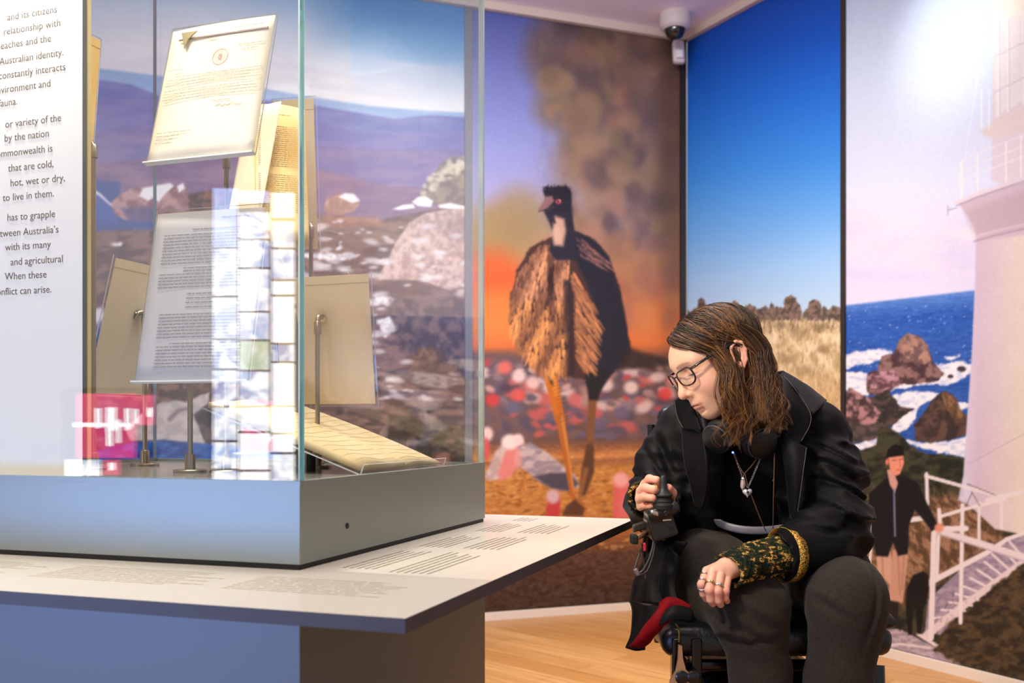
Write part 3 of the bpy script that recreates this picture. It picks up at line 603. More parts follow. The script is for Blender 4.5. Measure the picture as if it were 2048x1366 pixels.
# ------------------------------------------------------------------ mural 4: snow on boulders below a mountain
def paint_snow():
    rs = np.random.RandomState(21)
    c = Canvas(-420, -330, 960, 1330)
    c.grad([(-330, (70, 140, 214)), (-60, (120, 176, 228)), (30, (206, 228, 246)), (110, (246, 250, 255)), (250, (250, 250, 252))], slope=-0.05, xref=500, wob=60, wsc=260)
    wn = c.win(560, -60, 960, 220); x, y = c.X[wn], c.Y[wn]
    t = sstep(240, 20, y + (x - 940) * -.20 + 40 * (fbm(x / 90, y / 60, 4) - .5)) * sstep(560, 740, x); c.put(wn, (t * .95).astype(np.float32), (58, 140, 210))
    for k in range(30): c.ell(rs.uniform(180, 930), rs.uniform(120, 190), rs.uniform(30, 90), rs.uniform(3, 10), (222, 226, 240), ang=8, soft=.8, al=.35)
    # ranges
    def ridge(pts, col1, col2, seed): c.polytex(pts + [(960, 1330), (-420, 1330)], col1, col2, 60, 14, soft=3, seed=seed, lo=.3, hi=.7)
    ridge([(-420, 90), (0, 110), (190, 136), (320, 152), (480, 168), (600, 190), (740, 212), (860, 222), (960, 226)], (150, 186, 232), (168, 196, 236), 61)
    ridge([(-420, 170), (100, 168), (200, 160), (260, 168), (330, 196), (470, 196), (600, 206), (720, 226), (790, 238), (860, 230), (960, 236)], (108, 116, 188), (126, 132, 196), 62)
    ridge([(-420, 190), (150, 202), (260, 196), (400, 205), (560, 222), (700, 262), (800, 268), (960, 262)], (116, 116, 186), (136, 128, 190), 63)
    ridge([(-420, 240), (200, 260), (420, 250), (640, 290), (760, 300), (960, 300)], (126, 116, 172), (146, 128, 176), 64)
    ridge([(-420, 300), (180, 330), (420, 300), (640, 340), (780, 372), (960, 380)], (132, 108, 146), (156, 126, 154), 65)
    # lake, shore
    c.poly([(-420, 352), (190, 360), (240, 364), (238, 430), (300, 440), (320, 462), (180, 466), (-420, 460)], (74, 92, 156), soft=4)
    c.polytex([(-420, 456), (180, 462), (420, 456), (600, 470), (760, 440), (960, 400), (960, 1330), (-420, 1330)], (96, 76, 76), (142, 112, 104), 34, 10, soft=4, wob=4, seed=66)
    c.polytex([(600, 420), (700, 440), (830, 478), (960, 480), (960, 640), (600, 640)], (98, 78, 78), (136, 110, 102), 44, 12, soft=8, seed=67)
    c.polytex([(320, 460), (320, 400), (420, 380), (560, 400), (600, 460)], (84, 62, 64), (140, 104, 94), 16, 14, soft=4, seed=68)
    def boulder(pts, c1, c2, seed, s=14): c.polytex(pts, c1, c2, s, s, soft=2.5, wob=2, seed=seed, lo=.3, hi=.7)
    boulder([(220, 408), (236, 392), (262, 376), (290, 374), (320, 372), (372, 370), (380, 425), (330, 426), (300, 440), (250, 440), (232, 432)], (146, 106, 112), (198, 158, 158), 71)
    c.poly([(240, 416), (310, 412), (320, 440), (262, 446)], (96, 92, 136), soft=5, al=.8)
    for q in [[(278, 392), (286, 376), (318, 370), (340, 366), (348, 372), (330, 388), (318, 404), (306, 396), (296, 402)], [(354, 372), (366, 366), (370, 376), (358, 386)]]: c.poly(q, (250, 250, 252), soft=2.5)
    c.poly([(184, 382), (200, 388), (222, 412), (236, 445), (184, 450)], (80, 104, 176), soft=3); c.line([(184, 381), (198, 388), (222, 410)], [8, 5, 3], (238, 242, 250), 2)
    boulder([(648, 418), (652, 398), (676, 388), (700, 390), (720, 406), (708, 424), (676, 430), (654, 428)], (168, 128, 112), (206, 166, 146), 72)
    c.poly([(676, 394), (690, 386), (708, 388), (720, 402), (704, 406), (690, 400)], (248, 248, 250), soft=2.5)
    c.polytex([(600, 440), (660, 430), (756, 436), (770, 452), (640, 456)], (176, 132, 112), (146, 106, 92), 20, 6, soft=4, seed=74)
    boulder([(840, 388), (862, 356), (886, 322), (905, 314), (935, 312), (960, 314), (960, 400), (880, 410), (842, 404)], (118, 106, 104), (158, 148, 128), 75)
    for k in range(40): t = rs.rand(); c.ell(842 + 90 * t + rs.uniform(-8, 14), 385 - 72 * t ** .8 + rs.uniform(-6, 16), rs.uniform(4, 9), rs.uniform(3, 7), (226, 218, 196), soft=.6, al=.7)
    for q in [[(785, 418), (806, 410), (826, 408), (830, 416), (800, 420)], [(824, 404), (836, 394), (852, 393), (866, 402), (862, 414), (836, 412)], [(876, 410), (900, 406), (934, 413), (960, 415), (960, 420), (900, 418), (880, 416)]]: c.poly(q, (252, 252, 254), soft=2.2)
    boulder([(752, 560), (770, 528), (792, 484), (818, 446), (850, 426), (900, 418), (960, 418), (960, 560), (900, 580), (840, 560)], (178, 150, 146), (222, 196, 188), 76, 9)
    c.poly([(880, 440), (930, 430), (960, 440), (960, 500), (910, 480)], (150, 130, 128), soft=16, al=.6)
    # snow patches over the dark heath
    for k in range(150):
        x = rs.uniform(600, 940); y = rs.uniform(440, 800); r = rs.uniform(2, 9); c.ell(x, y, r * 1.8, r * .7, (240, 238, 244), ang=rs.uniform(-10, 15), soft=.6, al=.65)
    for q in [[(605, 506), (660, 506), (720, 510), (700, 520), (640, 518), (605, 514)], [(672, 500), (680, 484), (686, 496), (682, 502)], [(756, 520), (772, 516), (790, 524), (766, 530)], [(748, 590), (770, 592), (792, 598), (780, 612), (752, 606)], [(800, 625), (836, 610), (856, 640), (838, 660), (812, 640)], [(752, 640), (780, 632), (792, 660), (770, 676)], [(220, 486), (244, 486), (240, 492), (222, 492)]]: c.polytex(q, (250, 248, 250), (206, 198, 206), 7, 5, soft=3, wob=4, wsc=7, seed=80)
    c.polytex([(780, 600), (860, 600), (960, 590), (960, 760), (880, 740), (800, 700)], (74, 62, 70), (124, 100, 96), 14, 16, soft=10, seed=81)
    c.polytex([(-420, 560), (300, 560), (600, 600), (600, 900), (-420, 900)], (88, 70, 66), (142, 112, 98), 18, 14, soft=16, seed=82)
    c.poly([(176, 620), (205, 614), (214, 640), (196, 700), (176, 700)], (222, 222, 236), soft=6); c.poly([(176, 660), (205, 640), (206, 720), (176, 720)], (62, 84, 160), soft=6)
    # dark pool bank, foreground boulder and blue water
    c.polytex([(-420, 800), (300, 800), (600, 840), (620, 1000), (-420, 1000)], (62, 56, 62), (106, 92, 90), 22, 14, soft=6, seed=83)
    boulder([(250, 860), (280, 830), (320, 806), (352, 800), (372, 806), (400, 790), (420, 784), (416, 806), (386, 830), (400, 860), (412, 890), (330, 880), (262, 882)], (190, 180, 178), (214, 206, 202), 84, 12)
    c.line([(340, 838), (356, 822), (384, 814)], [10, 7, 4], (116, 98, 104), 4, .7)
    c.polytex([(180, 905), (262, 884), (330, 880), (430, 890), (560, 905), (560, 960), (180, 960)], (26, 62, 140), (50, 104, 186), 22, 7, soft=4, wob=3, seed=85)
    boulder([(750, 880), (782, 832), (800, 842), (790, 870), (770, 888)], (150, 126, 118), (184, 158, 148), 86, 10)
    c.polytex([(780, 830), (900, 850), (960, 870), (960, 960), (760, 940)], (56, 48, 48), (96, 82, 74), 16, 10, soft=8, seed=87)
    for k in range(50): c.ell(rs.uniform(610, 930), rs.uniform(800, 930), rs.uniform(3, 9), rs.uniform(2, 5), [(120, 98, 88), (60, 52, 54), (150, 120, 104)][rs.randint(3)], soft=.6, al=.6)
    c.polytex([(790, 742), (850, 742), (930, 760), (890, 778), (830, 770)], (168, 152, 150), (126, 110, 112), 14, 6, soft=4, seed=88)
    c.polytex([(-420, 960), (960, 960), (960, 1330), (-420, 1330)], (60, 56, 62), (104, 92, 92), 24, 12, soft=10, seed=89)
    c.grain(c.full(), 5, 4, 4, 6, 3)
    return c
mural(paint_emu(), DL, NL, sE0, sE1, 'tall wall mural of a shaggy brown emu standing among pink and grey galahs')
mural(paint_plain(), DR, NR, sS0, sS1, 'tall wall mural of deep blue sky over pale dry grass and distant trees')
mural(paint_lighthouse(), DR, NR, sH0, sH1, 'tall wall mural of a white lighthouse, rocky blue sea and a walker on steps')
mural(paint_snow(), DL, NL, sL0, sL1, 'wide wall mural of snowy boulders and blue mountains behind the glass case', step=0.0052)
# ------------------------------------------------------------------ table and display case
U = Vector((0.3228, 0.9465, 0)); FV = Vector((-0.9465, 0.3228, 0)); VR = -FV       # depth, leftwards, rightwards
A0 = Vector((-0.3497, 1.642, 0)); CW, CD = 0.983, 0.876
def cp(i, j, z=0.0): return A0 + FV * i + U * j + Z3 * z
ZTAB = 0.76

M_table = mat('white_laminate', (238, 230, 214), 0.22, spec=0.45)
M_tedge = mat('grey_table_edge', (84, 81, 83), 0.5, 0.0, 0.3)
M_plinth = mat('satin_grey_metal', (140, 147, 140), 0.42, 0.45)
bump(M_plinth, 900, 0.05, 0.0005)
M_pedestal = mat('grey_pedestal', (116, 126, 128), 0.45, 0.15)
M_black = mat('black_recess', (12, 12, 14), 0.6)
M_deck = mat('grey_case_deck', (150, 146, 138), 0.16, spec=0.6)
M_print = mat('printed_ink', (112, 98, 84), 0.7)
M_sign = mat('cream_sign_board', (248, 242, 228), 0.6)
M_signink = mat('brown_sign_ink', (86, 70, 56), 0.7)
M_steel = mat('brushed_steel', (176, 166, 150), 0.28, 0.95)
M_acr_edge = mat('acrylic_edge', (226, 228, 224), 0.2)

def glass_material(name, tint, r0=0.045):
    m = bpy.data.materials.new(name); m.use_nodes = True; n, l = m.node_tree.nodes, m.node_tree.links
    n.remove(n['Principled BSDF'])
    g = n.new('ShaderNodeNewGeometry'); d = n.new('ShaderNodeVectorMath'); d.operation = 'DOT_PRODUCT'
    l.new(g.outputs['Incoming'], d.inputs[0]); l.new(g.outputs['Normal'], d.inputs[1])
    a = n.new('ShaderNodeMath'); a.operation = 'ABSOLUTE'; l.new(d.outputs['Value'], a.inputs[0])
    s = n.new('ShaderNodeMath'); s.operation = 'SUBTRACT'; s.inputs[0].default_value = 1.0; l.new(a.outputs[0], s.inputs[1])
    p = n.new('ShaderNodeMath'); p.operation = 'POWER'; p.inputs[1].default_value = 5.0; l.new(s.outputs[0], p.inputs[0])
    q = n.new('ShaderNodeMath'); q.operation = 'MULTIPLY_ADD'; q.inputs[1].default_value = (1 - r0) * 0.6; q.inputs[2].default_value = r0; l.new(p.outputs[0], q.inputs[0])
    tr = n.new('ShaderNodeBsdfTransparent'); tr.inputs[0].default_value = tint
    gl = n.new('ShaderNodeBsdfGlossy'); gl.inputs['Roughness'].default_value = 0.0
    mx = n.new('ShaderNodeMixShader'); l.new(q.outputs[0], mx.inputs[0]); l.new(tr.outputs[0], mx.inputs[1]); l.new(gl.outputs[0], mx.inputs[2])
    l.new(mx.outputs[0], n['Material Output'].inputs['Surface']); return m
M_glass = glass_material('case_glass', (0.985, 0.995, 0.99, 1), 0.058)
M_acryl = glass_material('clear_acrylic', (0.99, 0.99, 0.985, 1), 0.03)
M_gedge = mat('green_glass_edge', (112, 196, 204), 0.15, Transmission_Weight=0.35)

# table: top, pedestal
table = empty('display_table', cp(CW / 2, CD / 2, 0), label='broad white display table with printed text under the glass case', cat='table')
bm = bmesh.new(); prism(bm, [cp(-0.337, -0.315), cp(CW + 0.337, -0.315), cp(CW + 0.337, CD + 0.195), cp(-0.337, CD + 0.195)], ZTAB - 0.0195, ZTAB, 0.0008)
for f in bm.faces: f.normal_update(); f.material_index = 0 if abs(f.normal.z) > 0.7 else 1
from_bm('table_top', bm, [M_table, M_tedge], table)
bm = bmesh.new(); prism(bm, [cp(0, 0), cp(CW, 0), cp(CW, CD), cp(0, CD)], 0.0, ZTAB - 0.02, 0.002)
from_bm('pedestal', bm, M_pedestal, table)
def text_bars(bm, o, ux, uy, nrm, lines, lh, rs, thick=0.5, lift=0.0004, wl=(1.2, 4.5)):
    """rows of tiny illegible words: each row (x0, x1, y)"""
    for x0, x1, y in lines:
        x = x0
        while x < x1 - lh * 0.5:
            L = min(rs.uniform(*wl) * lh, x1 - x); a = o + ux * x + uy * y + nrm * lift
            q = [a, a + ux * L, a + ux * L + uy * (lh * thick), a + uy * (lh * thick)]
            bm.faces.new([bm.verts.new(p) for p in q]); x += L + lh * 0.45
rs = random.Random(4)
M_tprint = mat('faded_table_print', (150, 138, 118), 0.6); M_tfaint = mat('pale_table_print', (206, 197, 180), 0.6)
# printed panels of text on the right overhang (rows run along the depth of the table)
def tblock(i0, j0, j1, n, sp, ragged=0.25):
    ln = [(j0, j1 - rs.uniform(0, ragged) * (j1 - j0), -k * sp) for k in range(n)]
    bm = bmesh.new(); text_bars(bm, cp(i0, 0, ZTAB), U, FV, Z3, ln, sp * 0.62, rs); from_bm('printed_text', bm, M_tprint, table)
M_tt = [(-0.055, 0.05, 0.30, 5, .0135), (-0.15, 0.03, 0.30, 6, .0135), (-0.055, 0.36, 0.58, 5, .0135), (-0.15, 0.36, 0.60, 6, .0135), (-0.06, 0.66, 0.86, 5, .0135), (-0.16, 0.66, 0.88, 6, .0135), (-0.06, 0.92, 1.02, 4, .0135)]
for i0, j0, j1, n, sp in M_tt: tblock(i0, j0, j1, n, sp)
def fblock(i1, i0, j, n, sp):
    ln = [(0, (i1 - i0) * (1 - rs.uniform(0, .25)), -k * sp) for k in range(n)]
    bm = bmesh.new(); text_bars(bm, cp(i1, j, ZTAB), VR, U, Z3, ln, sp * 0.62, rs); from_bm('printed_text', bm, M_tfaint, table)
for i1, i0 in ((1.15, .80), (.76, .42), (.38, .06), (.02, -.26)): fblock(i1, i0, -0.075, 9, .0145)

case = empty('display_case', cp(CW / 2, CD / 2, ZTAB), label='tall glass display case on a grey metal plinth holding old documents', cat='display case')
ZP0, ZP1, ZG1 = 0.769, 0.907, 2.25
bm = bmesh.new(); prism(bm, [cp(.003, .003), cp(CW - .003, .003), cp(CW - .003, CD - .003), cp(.003, CD - .003)], ZTAB + 0.0004, ZP0 - 0.0003)
from_bm('shadow_gap', bm, M_black, case)
bm = bmesh.new(); prism(bm, [cp(0, 0), cp(CW, 0), cp(CW, CD), cp(0, CD)], ZP0, 0.8985, 0.0012)
for a, b, c_, d_ in (((0, 0), (CW, 0), (CW, .014), (0, .014)), ((0, CD - .014), (CW, CD - .014), (CW, CD), (0, CD)), ((0, .014), (.014, .014), (.014, CD - .014), (0, CD - .014)), ((CW - .014, .014), (CW, .014), (CW, CD - .014), (CW - .014, CD - .014))):
    prism(bm, [cp(*a), cp(*b), cp(*c_), cp(*d_)], 0.897, ZP1)
from_bm('plinth', bm, M_plinth, case)
bm = bmesh.new(); prism(bm, [cp(.0145, .0145), cp(CW - .0145, .0145), cp(CW - .0145, CD - .0145), cp(.0145, CD - .0145)], 0.8986, 0.900)
from_bm('deck', bm, M_deck, case)
bm = bmesh.new(); lk = W(679, 1051, 1.80)
jl = (lk - A0).dot(U); lathe(bm, cp(-0.0002, jl, lk.z), VR, [(0, .002), (.0042, .002), (.0055, .001), (.0055, -.002)], 16)
from_bm('lock', bm, M_black, case)
M_gpale = mat('pale_glass_edge', (206, 226, 216), 0.15, Transmission_Weight=0.3); M_ggrey = mat('grey_glass_edge', (128, 142, 150), 0.2, Transmission_Weight=0.2)
def pane(i0, j0, i1, j1, me_):
    bm = bmesh.new(); prism(bm, [cp(i0, j0), cp(i1, j0), cp(i1, j1), cp(i0, j1)], ZP1 + 0.0003, ZG1, 0)
    for f in bm.faces:
        f.normal_update(); big = f.calc_area() > 0.5; f.material_index = 0 if big else 1
    return from_bm('glass_pane', bm, [M_glass, me_], case)
T = 0.0115
TF = 0.0140
pane(0.001, 0.001, CW - 0.001, 0.001 + TF, M_gedge)                                  # front
pane(0.001, CD - 0.001 - T, CW - 0.001, CD - 0.001, M_gpale)                        # back
pane(0.001, 0.0015 + TF, 0.001 + T, CD - 0.0015 - T, M_gpale)                        # right
pane(CW - 0.001 - T, 0.0015 + TF, CW - 0.001, CD - 0.0015 - T, M_ggrey)              # left
bm = bmesh.new(); prism(bm, [cp(0, 0), cp(CW, 0), cp(CW, CD), cp(0, CD)], ZG1 + 0.0005, ZG1 + 0.08, 0.002)
from_bm('lid', bm, M_plinth, case)

# ------------------------------------------------------------------ text board behind the front glass
sign = empty('text_panel', cp(0.73, 0.05, 0.9), label='tall cream board of brown printed text inside the glass case', cat='sign')
J0 = 0.085
_o = cp(0, J0); _r = (165 - CX) / F; I0 = (_r * _o.y - _o.x) / (FV.x - _r * FV.y)
bm = bmesh.new(); obox(bm, cp((I0 + 0.955) / 2, J0 + 0.006, (0.9005 + 2.15) / 2), FV, U, Z3, 0.955 - I0, 0.012, 1.2495, 0.001)
for f in bm.faces: f.normal_update(); f.material_index = 1 if abs(f.normal.dot(FV)) > 0.7 else 0
from_bm('board', bm, [M_sign, mat('dark_board_edge', (92, 98, 92), 0.4)], sign)
bm = bmesh.new(); obox(bm, cp((I0 + 0.955) / 2 + .001, J0 + 0.020, (0.9005 + 2.15) / 2), FV, U, Z3, 0.955 - I0, 0.009, 1.2495, 0.001)
from_bm('backing_board', bm, mat('yellowed_backing_board', (226, 206, 150), 0.6), sign)
LINES = [('and its citizens', 115, 20), ('relationship with', 122, 47), ('beaches and the', 103, 78), ('Australian identity.', 128, 106), ('constantly interacts', 132, 135), ('environment and', 102, 168), ('fauna.', 36, 204),
         ('or variety of the', 123, 237), ('by the nation', 99, 268), ('Commonwealth is', 106, 298), ('that are cold,', 108, 329), ('hot, wet or dry,', 131, 357), ('to live in them.', 109, 388),
         ('has to grapple', 111, 429), ('between Australia\u2019s', 118, 460), ('with its many', 102, 490), ('and agricultural', 127, 519), ('When these', 94, 550), ('conflict can arise.', 104, 580)]
def panel_point(px, py):
    r = (px - CX) / F; o = cp(0, J0, 0); i = (r * o.y - o.x) / (FV.x - r * FV.y); p = o + FV * i
    return p + Z3 * (1.0 - (py - HY) / F * p.y)
def text_mesh(body, size, pos, ux, uy, nrm, sx=0.94, align='RIGHT'):
    cu = bpy.data.curves.new('lettering', 'FONT'); cu.body = body; cu.size = size; cu.align_x = align; cu.resolution_u = 3
    o = bpy.data.objects.new('lettering', cu); COL.objects.link(o); bpy.context.view_layer.update()
    me = bpy.data.meshes.new_from_object(o.evaluated_get(bpy.context.evaluated_depsgraph_get()))
    bpy.data.objects.remove(o); bpy.data.curves.remove(cu)
    M = Matrix((ux * sx, uy, nrm)).transposed().to_4x4(); M.translation = pos; me.transform(M); return me
for k0, k1 in ((0, 7), (7, 13), (13, 19)):
    bm = bmesh.new()
    for t, px, py in LINES[k0:k1]:
        p = panel_point(px, py + 5) - U * 0.0006
        me = text_mesh(t, 0.0200, p, VR, Z3, -U, 1.04); bm.from_mesh(me); bpy.data.meshes.remove(me)
    me = bpy.data.meshes.new('lettering'); bm.to_mesh(me); bm.free()
    link('lettering', me, M_signink, sign)


# ------------------------------------------------------------------ documents and their stands
M_paper = mat('cream_paper', (250, 240, 220), 0.75, spec=0.2); noise_color(M_paper, (236, 224, 198), (244, 233, 210), 9)
M_paper_w = mat('shaded_white_paper', (194, 188, 182), 0.75, spec=0.2)  # white page greyed: its shade and reflections are put into the colour
M_paper_y = mat('yellowed_paper', (244, 212, 140), 0.75, spec=0.2); noise_color(M_paper_y, (236, 198, 120), (250, 222, 160), 8)
M_tan = mat('tan_card', (226, 210, 178), 0.7, spec=0.2); noise_color(M_tan, (222, 204, 170), (232, 216, 186), 7)
M_ink = mat('typed_ink', (182, 168, 146), 0.8)
M_inkd = mat('typed_ink_dark', (138, 131, 126), 0.8)
def frame(bot, ux, tilt, flip=1):
    """sheet standing on its lower edge centre: returns (origin, ux, uy, normal); tilt leans the top back from the viewer side"""
    ux = Vector(ux).normalized(); back = Z3.cross(ux) * flip                 # horizontal, away from the reading side
    uy = (Z3 * math.cos(R(tilt)) + back * math.sin(R(tilt))).normalized(); n = ux.cross(uy) * flip
    return Vector(bot), ux, uy, n.normalized()
def curved_sheet(fr, w, h, bend=0.0, twist=0.0, z0=0.0, th=0.0007, nu=10, nv=10, x0=None):
    o, ux, uy, n = fr; bm = bmesh.new(); x0 = -w / 2 if x0 is None else x0; top, bot = [], []
    for b in range(nv + 1):
        for a in range(nu + 1):
            u, v = a / nu, b / nv; p = o + ux * (x0 + w * u) + uy * (h * v) + n * (z0 + bend * math.sin(math.pi * u) + twist * (u - .5) * v)
            top.append(bm.verts.new(p + n * th)); bot.append(bm.verts.new(p))
    W1 = nu + 1
    for b in range(nv):
        for a in range(nu):
            k = b * W1 + a
            bm.faces.new((top[k], top[k + 1], top[k + W1 + 1], top[k + W1])); bm.faces.new((bot[k], bot[k + W1], bot[k + W1 + 1], bot[k + 1]))
    rim = [b for b in range(W1)] + [b * W1 + nu for b in range(1, nv + 1)] + [nv * W1 + a for a in range(nu - 1, -1, -1)] + [b * W1 for b in range(nv - 1, 0, -1)]
    for k in range(len(rim)):
        a, b = rim[k], rim[(k + 1) % len(rim)]; bm.faces.new((bot[a], bot[b], top[b], top[a]))
    return bm
def typed(fr, w, h, spec, z, m, parent, seed, lh=0.0042, thick=0.42, x0=None):
    """spec rows: (y fraction from the top, x from, x to) with x as fractions of the width"""
    o, ux, uy, n = fr; r2 = random.Random(seed); x0 = -w / 2 if x0 is None else x0
    grp = []
    for q in spec:
        if not grp or q[0] - grp[-1][-1][0] > .0275: grp.append([])
        grp[-1].append(q)
    for g in grp:                                                       # one part per paragraph
        bm = bmesh.new(); text_bars(bm, o + ux * x0 + uy * h + n * z, ux, uy, n, [(a * w, b * w, -y * h) for y, a, b in g], lh, r2, thick, 0.0003, (0.9, 3.6))
        from_bm('typed_text', bm, m, parent)
def holder(fr, w, h, parent, th=0.003, lip=0.014):
    o, ux, uy, n = fr; bm = bmesh.new()
    obox(bm, o + uy * (h / 2) - n * (th / 2 + .0006), ux, uy, n, w, h, th)
    if lip: obox(bm, o - uy * (th / 2 + 0.0006) + n * (lip / 2 - th), ux, uy, n, w, th, lip)
    for f in bm.faces: f.material_index = 0 if f.calc_area() > 0.01 else 1
    return from_bm('clear_holder', bm, [M_acryl, M_acr_edge], parent)
def stand(i, j, z_top, att, label, r=0.0055, base=True):
    """steel rod with round foot, collar and a swivel head reaching to att"""
    c = cp(i, j, 0.9002); t = empty('document_stand', c, label=label, cat='document stand', group='steel document stands in the glass case')
    bm = bmesh.new(); lathe(bm, c, Z3, [(0, 0), (.034, 0), (.034, .005), (.032, .0065), (0, .0065)], 36); auto_smooth(from_bm('foot', bm, M_steel, t))
    bm = bmesh.new(); lathe(bm, c + Z3 * .006, Z3, [(.0, 0), (.011, 0), (.011, .030), (.0095, .033), (0, .033)], 24); auto_smooth(from_bm('collar', bm, M_steel, t))
    bm = bmesh.new(); tube(bm, [c + Z3 * .03, c + Z3 * (z_top - .9)], r, 16); auto_smooth(from_bm('rod', bm, M_steel, t))
    top = c + Z3 * (z_top - .9); bm = bmesh.new()
    lathe(bm, top - Z3 * .024, Z3, [(0, 0), (.0085, 0), (.0085, .026), (.006, .030), (0, .030)], 20)
    tube(bm, smooth_path([top + Z3 * .002, top + Z3 * .012 + (att - top) * .25, att], 5), .0062, 14)
    d = (att - top); d.normalize(); lathe(bm, att - d * .004, d, [(0, 0), (.011, 0), (.011, .004), (0, .004)], 20)
    auto_smooth(from_bm('swivel_head', bm, M_steel, t)); return t
XA = VR                                                                   # reading direction of sheets that face the camera
# top letter
frL = frame(W(399, 317, 1.95), XA, 15); wL, hL = 0.246, 0.304
st = stand(0.375, 0.335, 1.56, frL[0] + frL[2] * .10 - frL[3] * .006, 'tall steel stand whose rod runs up behind the topmost letter'); holder(frL, .253, .311, st)
lt = empty('letter', frL[0], label='cream letter with faint round red seal and metal clip, topmost in the case', cat='document', group='old documents in the glass case')
from_bm('sheet', curved_sheet(frL, wL, hL, .004, 0.004), M_paper, lt, True)
rows = [(.06, .62, .92), (.125, .40, .50), (.20, .70, .96), (.235, .74, .9), (.33, .06, .2)] + [(.385 + .022 * k, .14 if k == 0 else .05, .98 - .05 * (k % 3)) for k in range(4)] + [(.49 + .022 * k, .05, .98 - .06 * (k % 2)) for k in range(4)] + [(.50 + .1, .55, .72), (.80, .06, .38), (.825, .06, .28), (.85, .06, .24), (.875, .06, .2)]
typed(frL, wL, hL, rows, .0062, M_ink, lt, 5, .0045)
o, ux, uy, n = frL
bm = bmesh.new(); obox(bm, o + uy * (hL * .905) + n * .0058 + ux * .008, ux, uy, n, wL * .86, .0035, .0016)
from_bm('fastener_strip', bm, mat('brown_fastener', (120, 98, 74), 0.5), lt)
bm = bmesh.new(); cpt = o + uy * (hL * .925) + n * .0075 - ux * (wL * .30)
q = [cpt - ux * .018 + uy * .008, cpt + ux * .020 + uy * .008, cpt + ux * .002 - uy * .008, cpt - ux * .004 - uy * .030, cpt - ux * .010 - uy * .012]
lo = [bm.verts.new(p) for p in q]; hi = [bm.verts.new(p + n * .0025) for p in q]
bm.faces.new(lo[::-1]); bm.faces.new(hi)
for k in range(5): bm.faces.new((lo[k], lo[(k + 1) % 5], hi[(k + 1) % 5], hi[k]))
from_bm('metal_clip', bm, mat('old_brass', (168, 156, 120), 0.35, 0.8), lt)
bm = bmesh.new(); sc = o + uy * (hL * .735) + n * .0056 + ux * (wL * .04)
for r0, r1 in ((.0165, .0185), (.0105, .0115)):
    for k in range(40):
        a, b = 2 * math.pi * k / 40, 2 * math.pi * (k + 1) / 40; e = lambda t, r: sc + ux * (r * math.cos(t)) + uy * (r * math.sin(t))
        bm.faces.new([bm.verts.new(p) for p in (e(a, r0), e(a, r1), e(b, r1), e(b, r0))])
for k in range(-2, 3): obox(bm, sc + uy * (k * .003), ux, uy, n, .012 - abs(k) * .002, .0012, .0004)
from_bm('red_seal', bm, mat('red_stamp_ink', (226, 176, 148), 0.7), lt)
bm = bmesh.new(); sg = [(.58, .36), (.62, .375), (.64, .355), (.67, .37), (.70, .36), (.74, .375), (.80, .355), (.84, .36)]
tube(bm, [o + ux * ((a - .5) * wL) + uy * (b * hL) + n * .0056 for a, b in smooth_path([(a, b, 0) for a, b in sg], 4) and [(p.x, p.y) for p in smooth_path([(a, b, 0) for a, b in sg], 4)]], .0005, 5)
from_bm('signature', bm, M_ink, lt)
# lower typed page
vx = (VR + U * 0.06).normalized()
frP = frame(W(381, 762, 1.90), vx, 12); wP, hP = 0.243, 0.347
st = stand(0.457, 0.324, 1.18, frP[0] + frP[2] * .13 - frP[3] * .006, 'short steel stand under the shade-grey typed page at the front'); holder(frP, .251, .356, st)
pg = empty('typed_page', frP[0], label='shade-grey closely typed page on the lowest front stand', cat='document', group='old documents in the glass case')
from_bm('sheet', curved_sheet(frP, wP, hP, .003), M_paper_w, pg, True)
rows = [(.05, .62, .86)] + [(.115, .36, .86)] + [(.145 + .019 * k, .10, .93) for k in range(10)]
rows += [(.345 + .019 * k, .32 if k < 2 else .1, .93) for k in range(7)] + [(.50 + .026 * k, .38, .9) for k in range(4)] + [(.62 + .019 * k, .15, .93) for k in range(8)] + [(.79 + .019 * k, .28 if k == 0 else .16, .93) for k in range(8)]
typed(frP, wP, hP, rows, .0048, M_inkd, pg, 9, .0046, .42)
# open booklet behind the letter
bk = empty('open_booklet', W(485, 470, 2.44), label='open yellowed booklet standing behind the top letter', cat='document', group='old documents in the glass case')
sp_ = W(512, 484, 2.36)
frB = frame(sp_, (VR * 0.80 + U * 0.60).normalized(), 17); frC = frame(sp_, (VR * 0.94 - U * 0.34).normalized(), 12)
wB, hB = 0.125, 0.375
from_bm('right_leaf', curved_sheet(frB, wB, hB, .012, .0, x0=0.0), M_paper_y, bk, True)
typed(frB, wB, hB, [(.08, .45, .7), (.10, .1, .3)] + [(.17 + .0155 * k, .06, .95) for k in range(20)] + [(.53 + .0155 * k, .06, .95) for k in range(18)], .0128, mat('faded_brown_ink', (178, 150, 96), 0.8), bk, 12, .0038, .45, x0=0.0)
from_bm('left_leaf', curved_sheet(frC, wB + .01, hB * .96, .006, .0, x0=-wB - .01), M_paper, bk, True)
st = stand(0.385, 0.63, 1.30, frB[0] + frB[2] * .09 - frB[3] * .012, 'steel stand holding up the yellowed booklet')
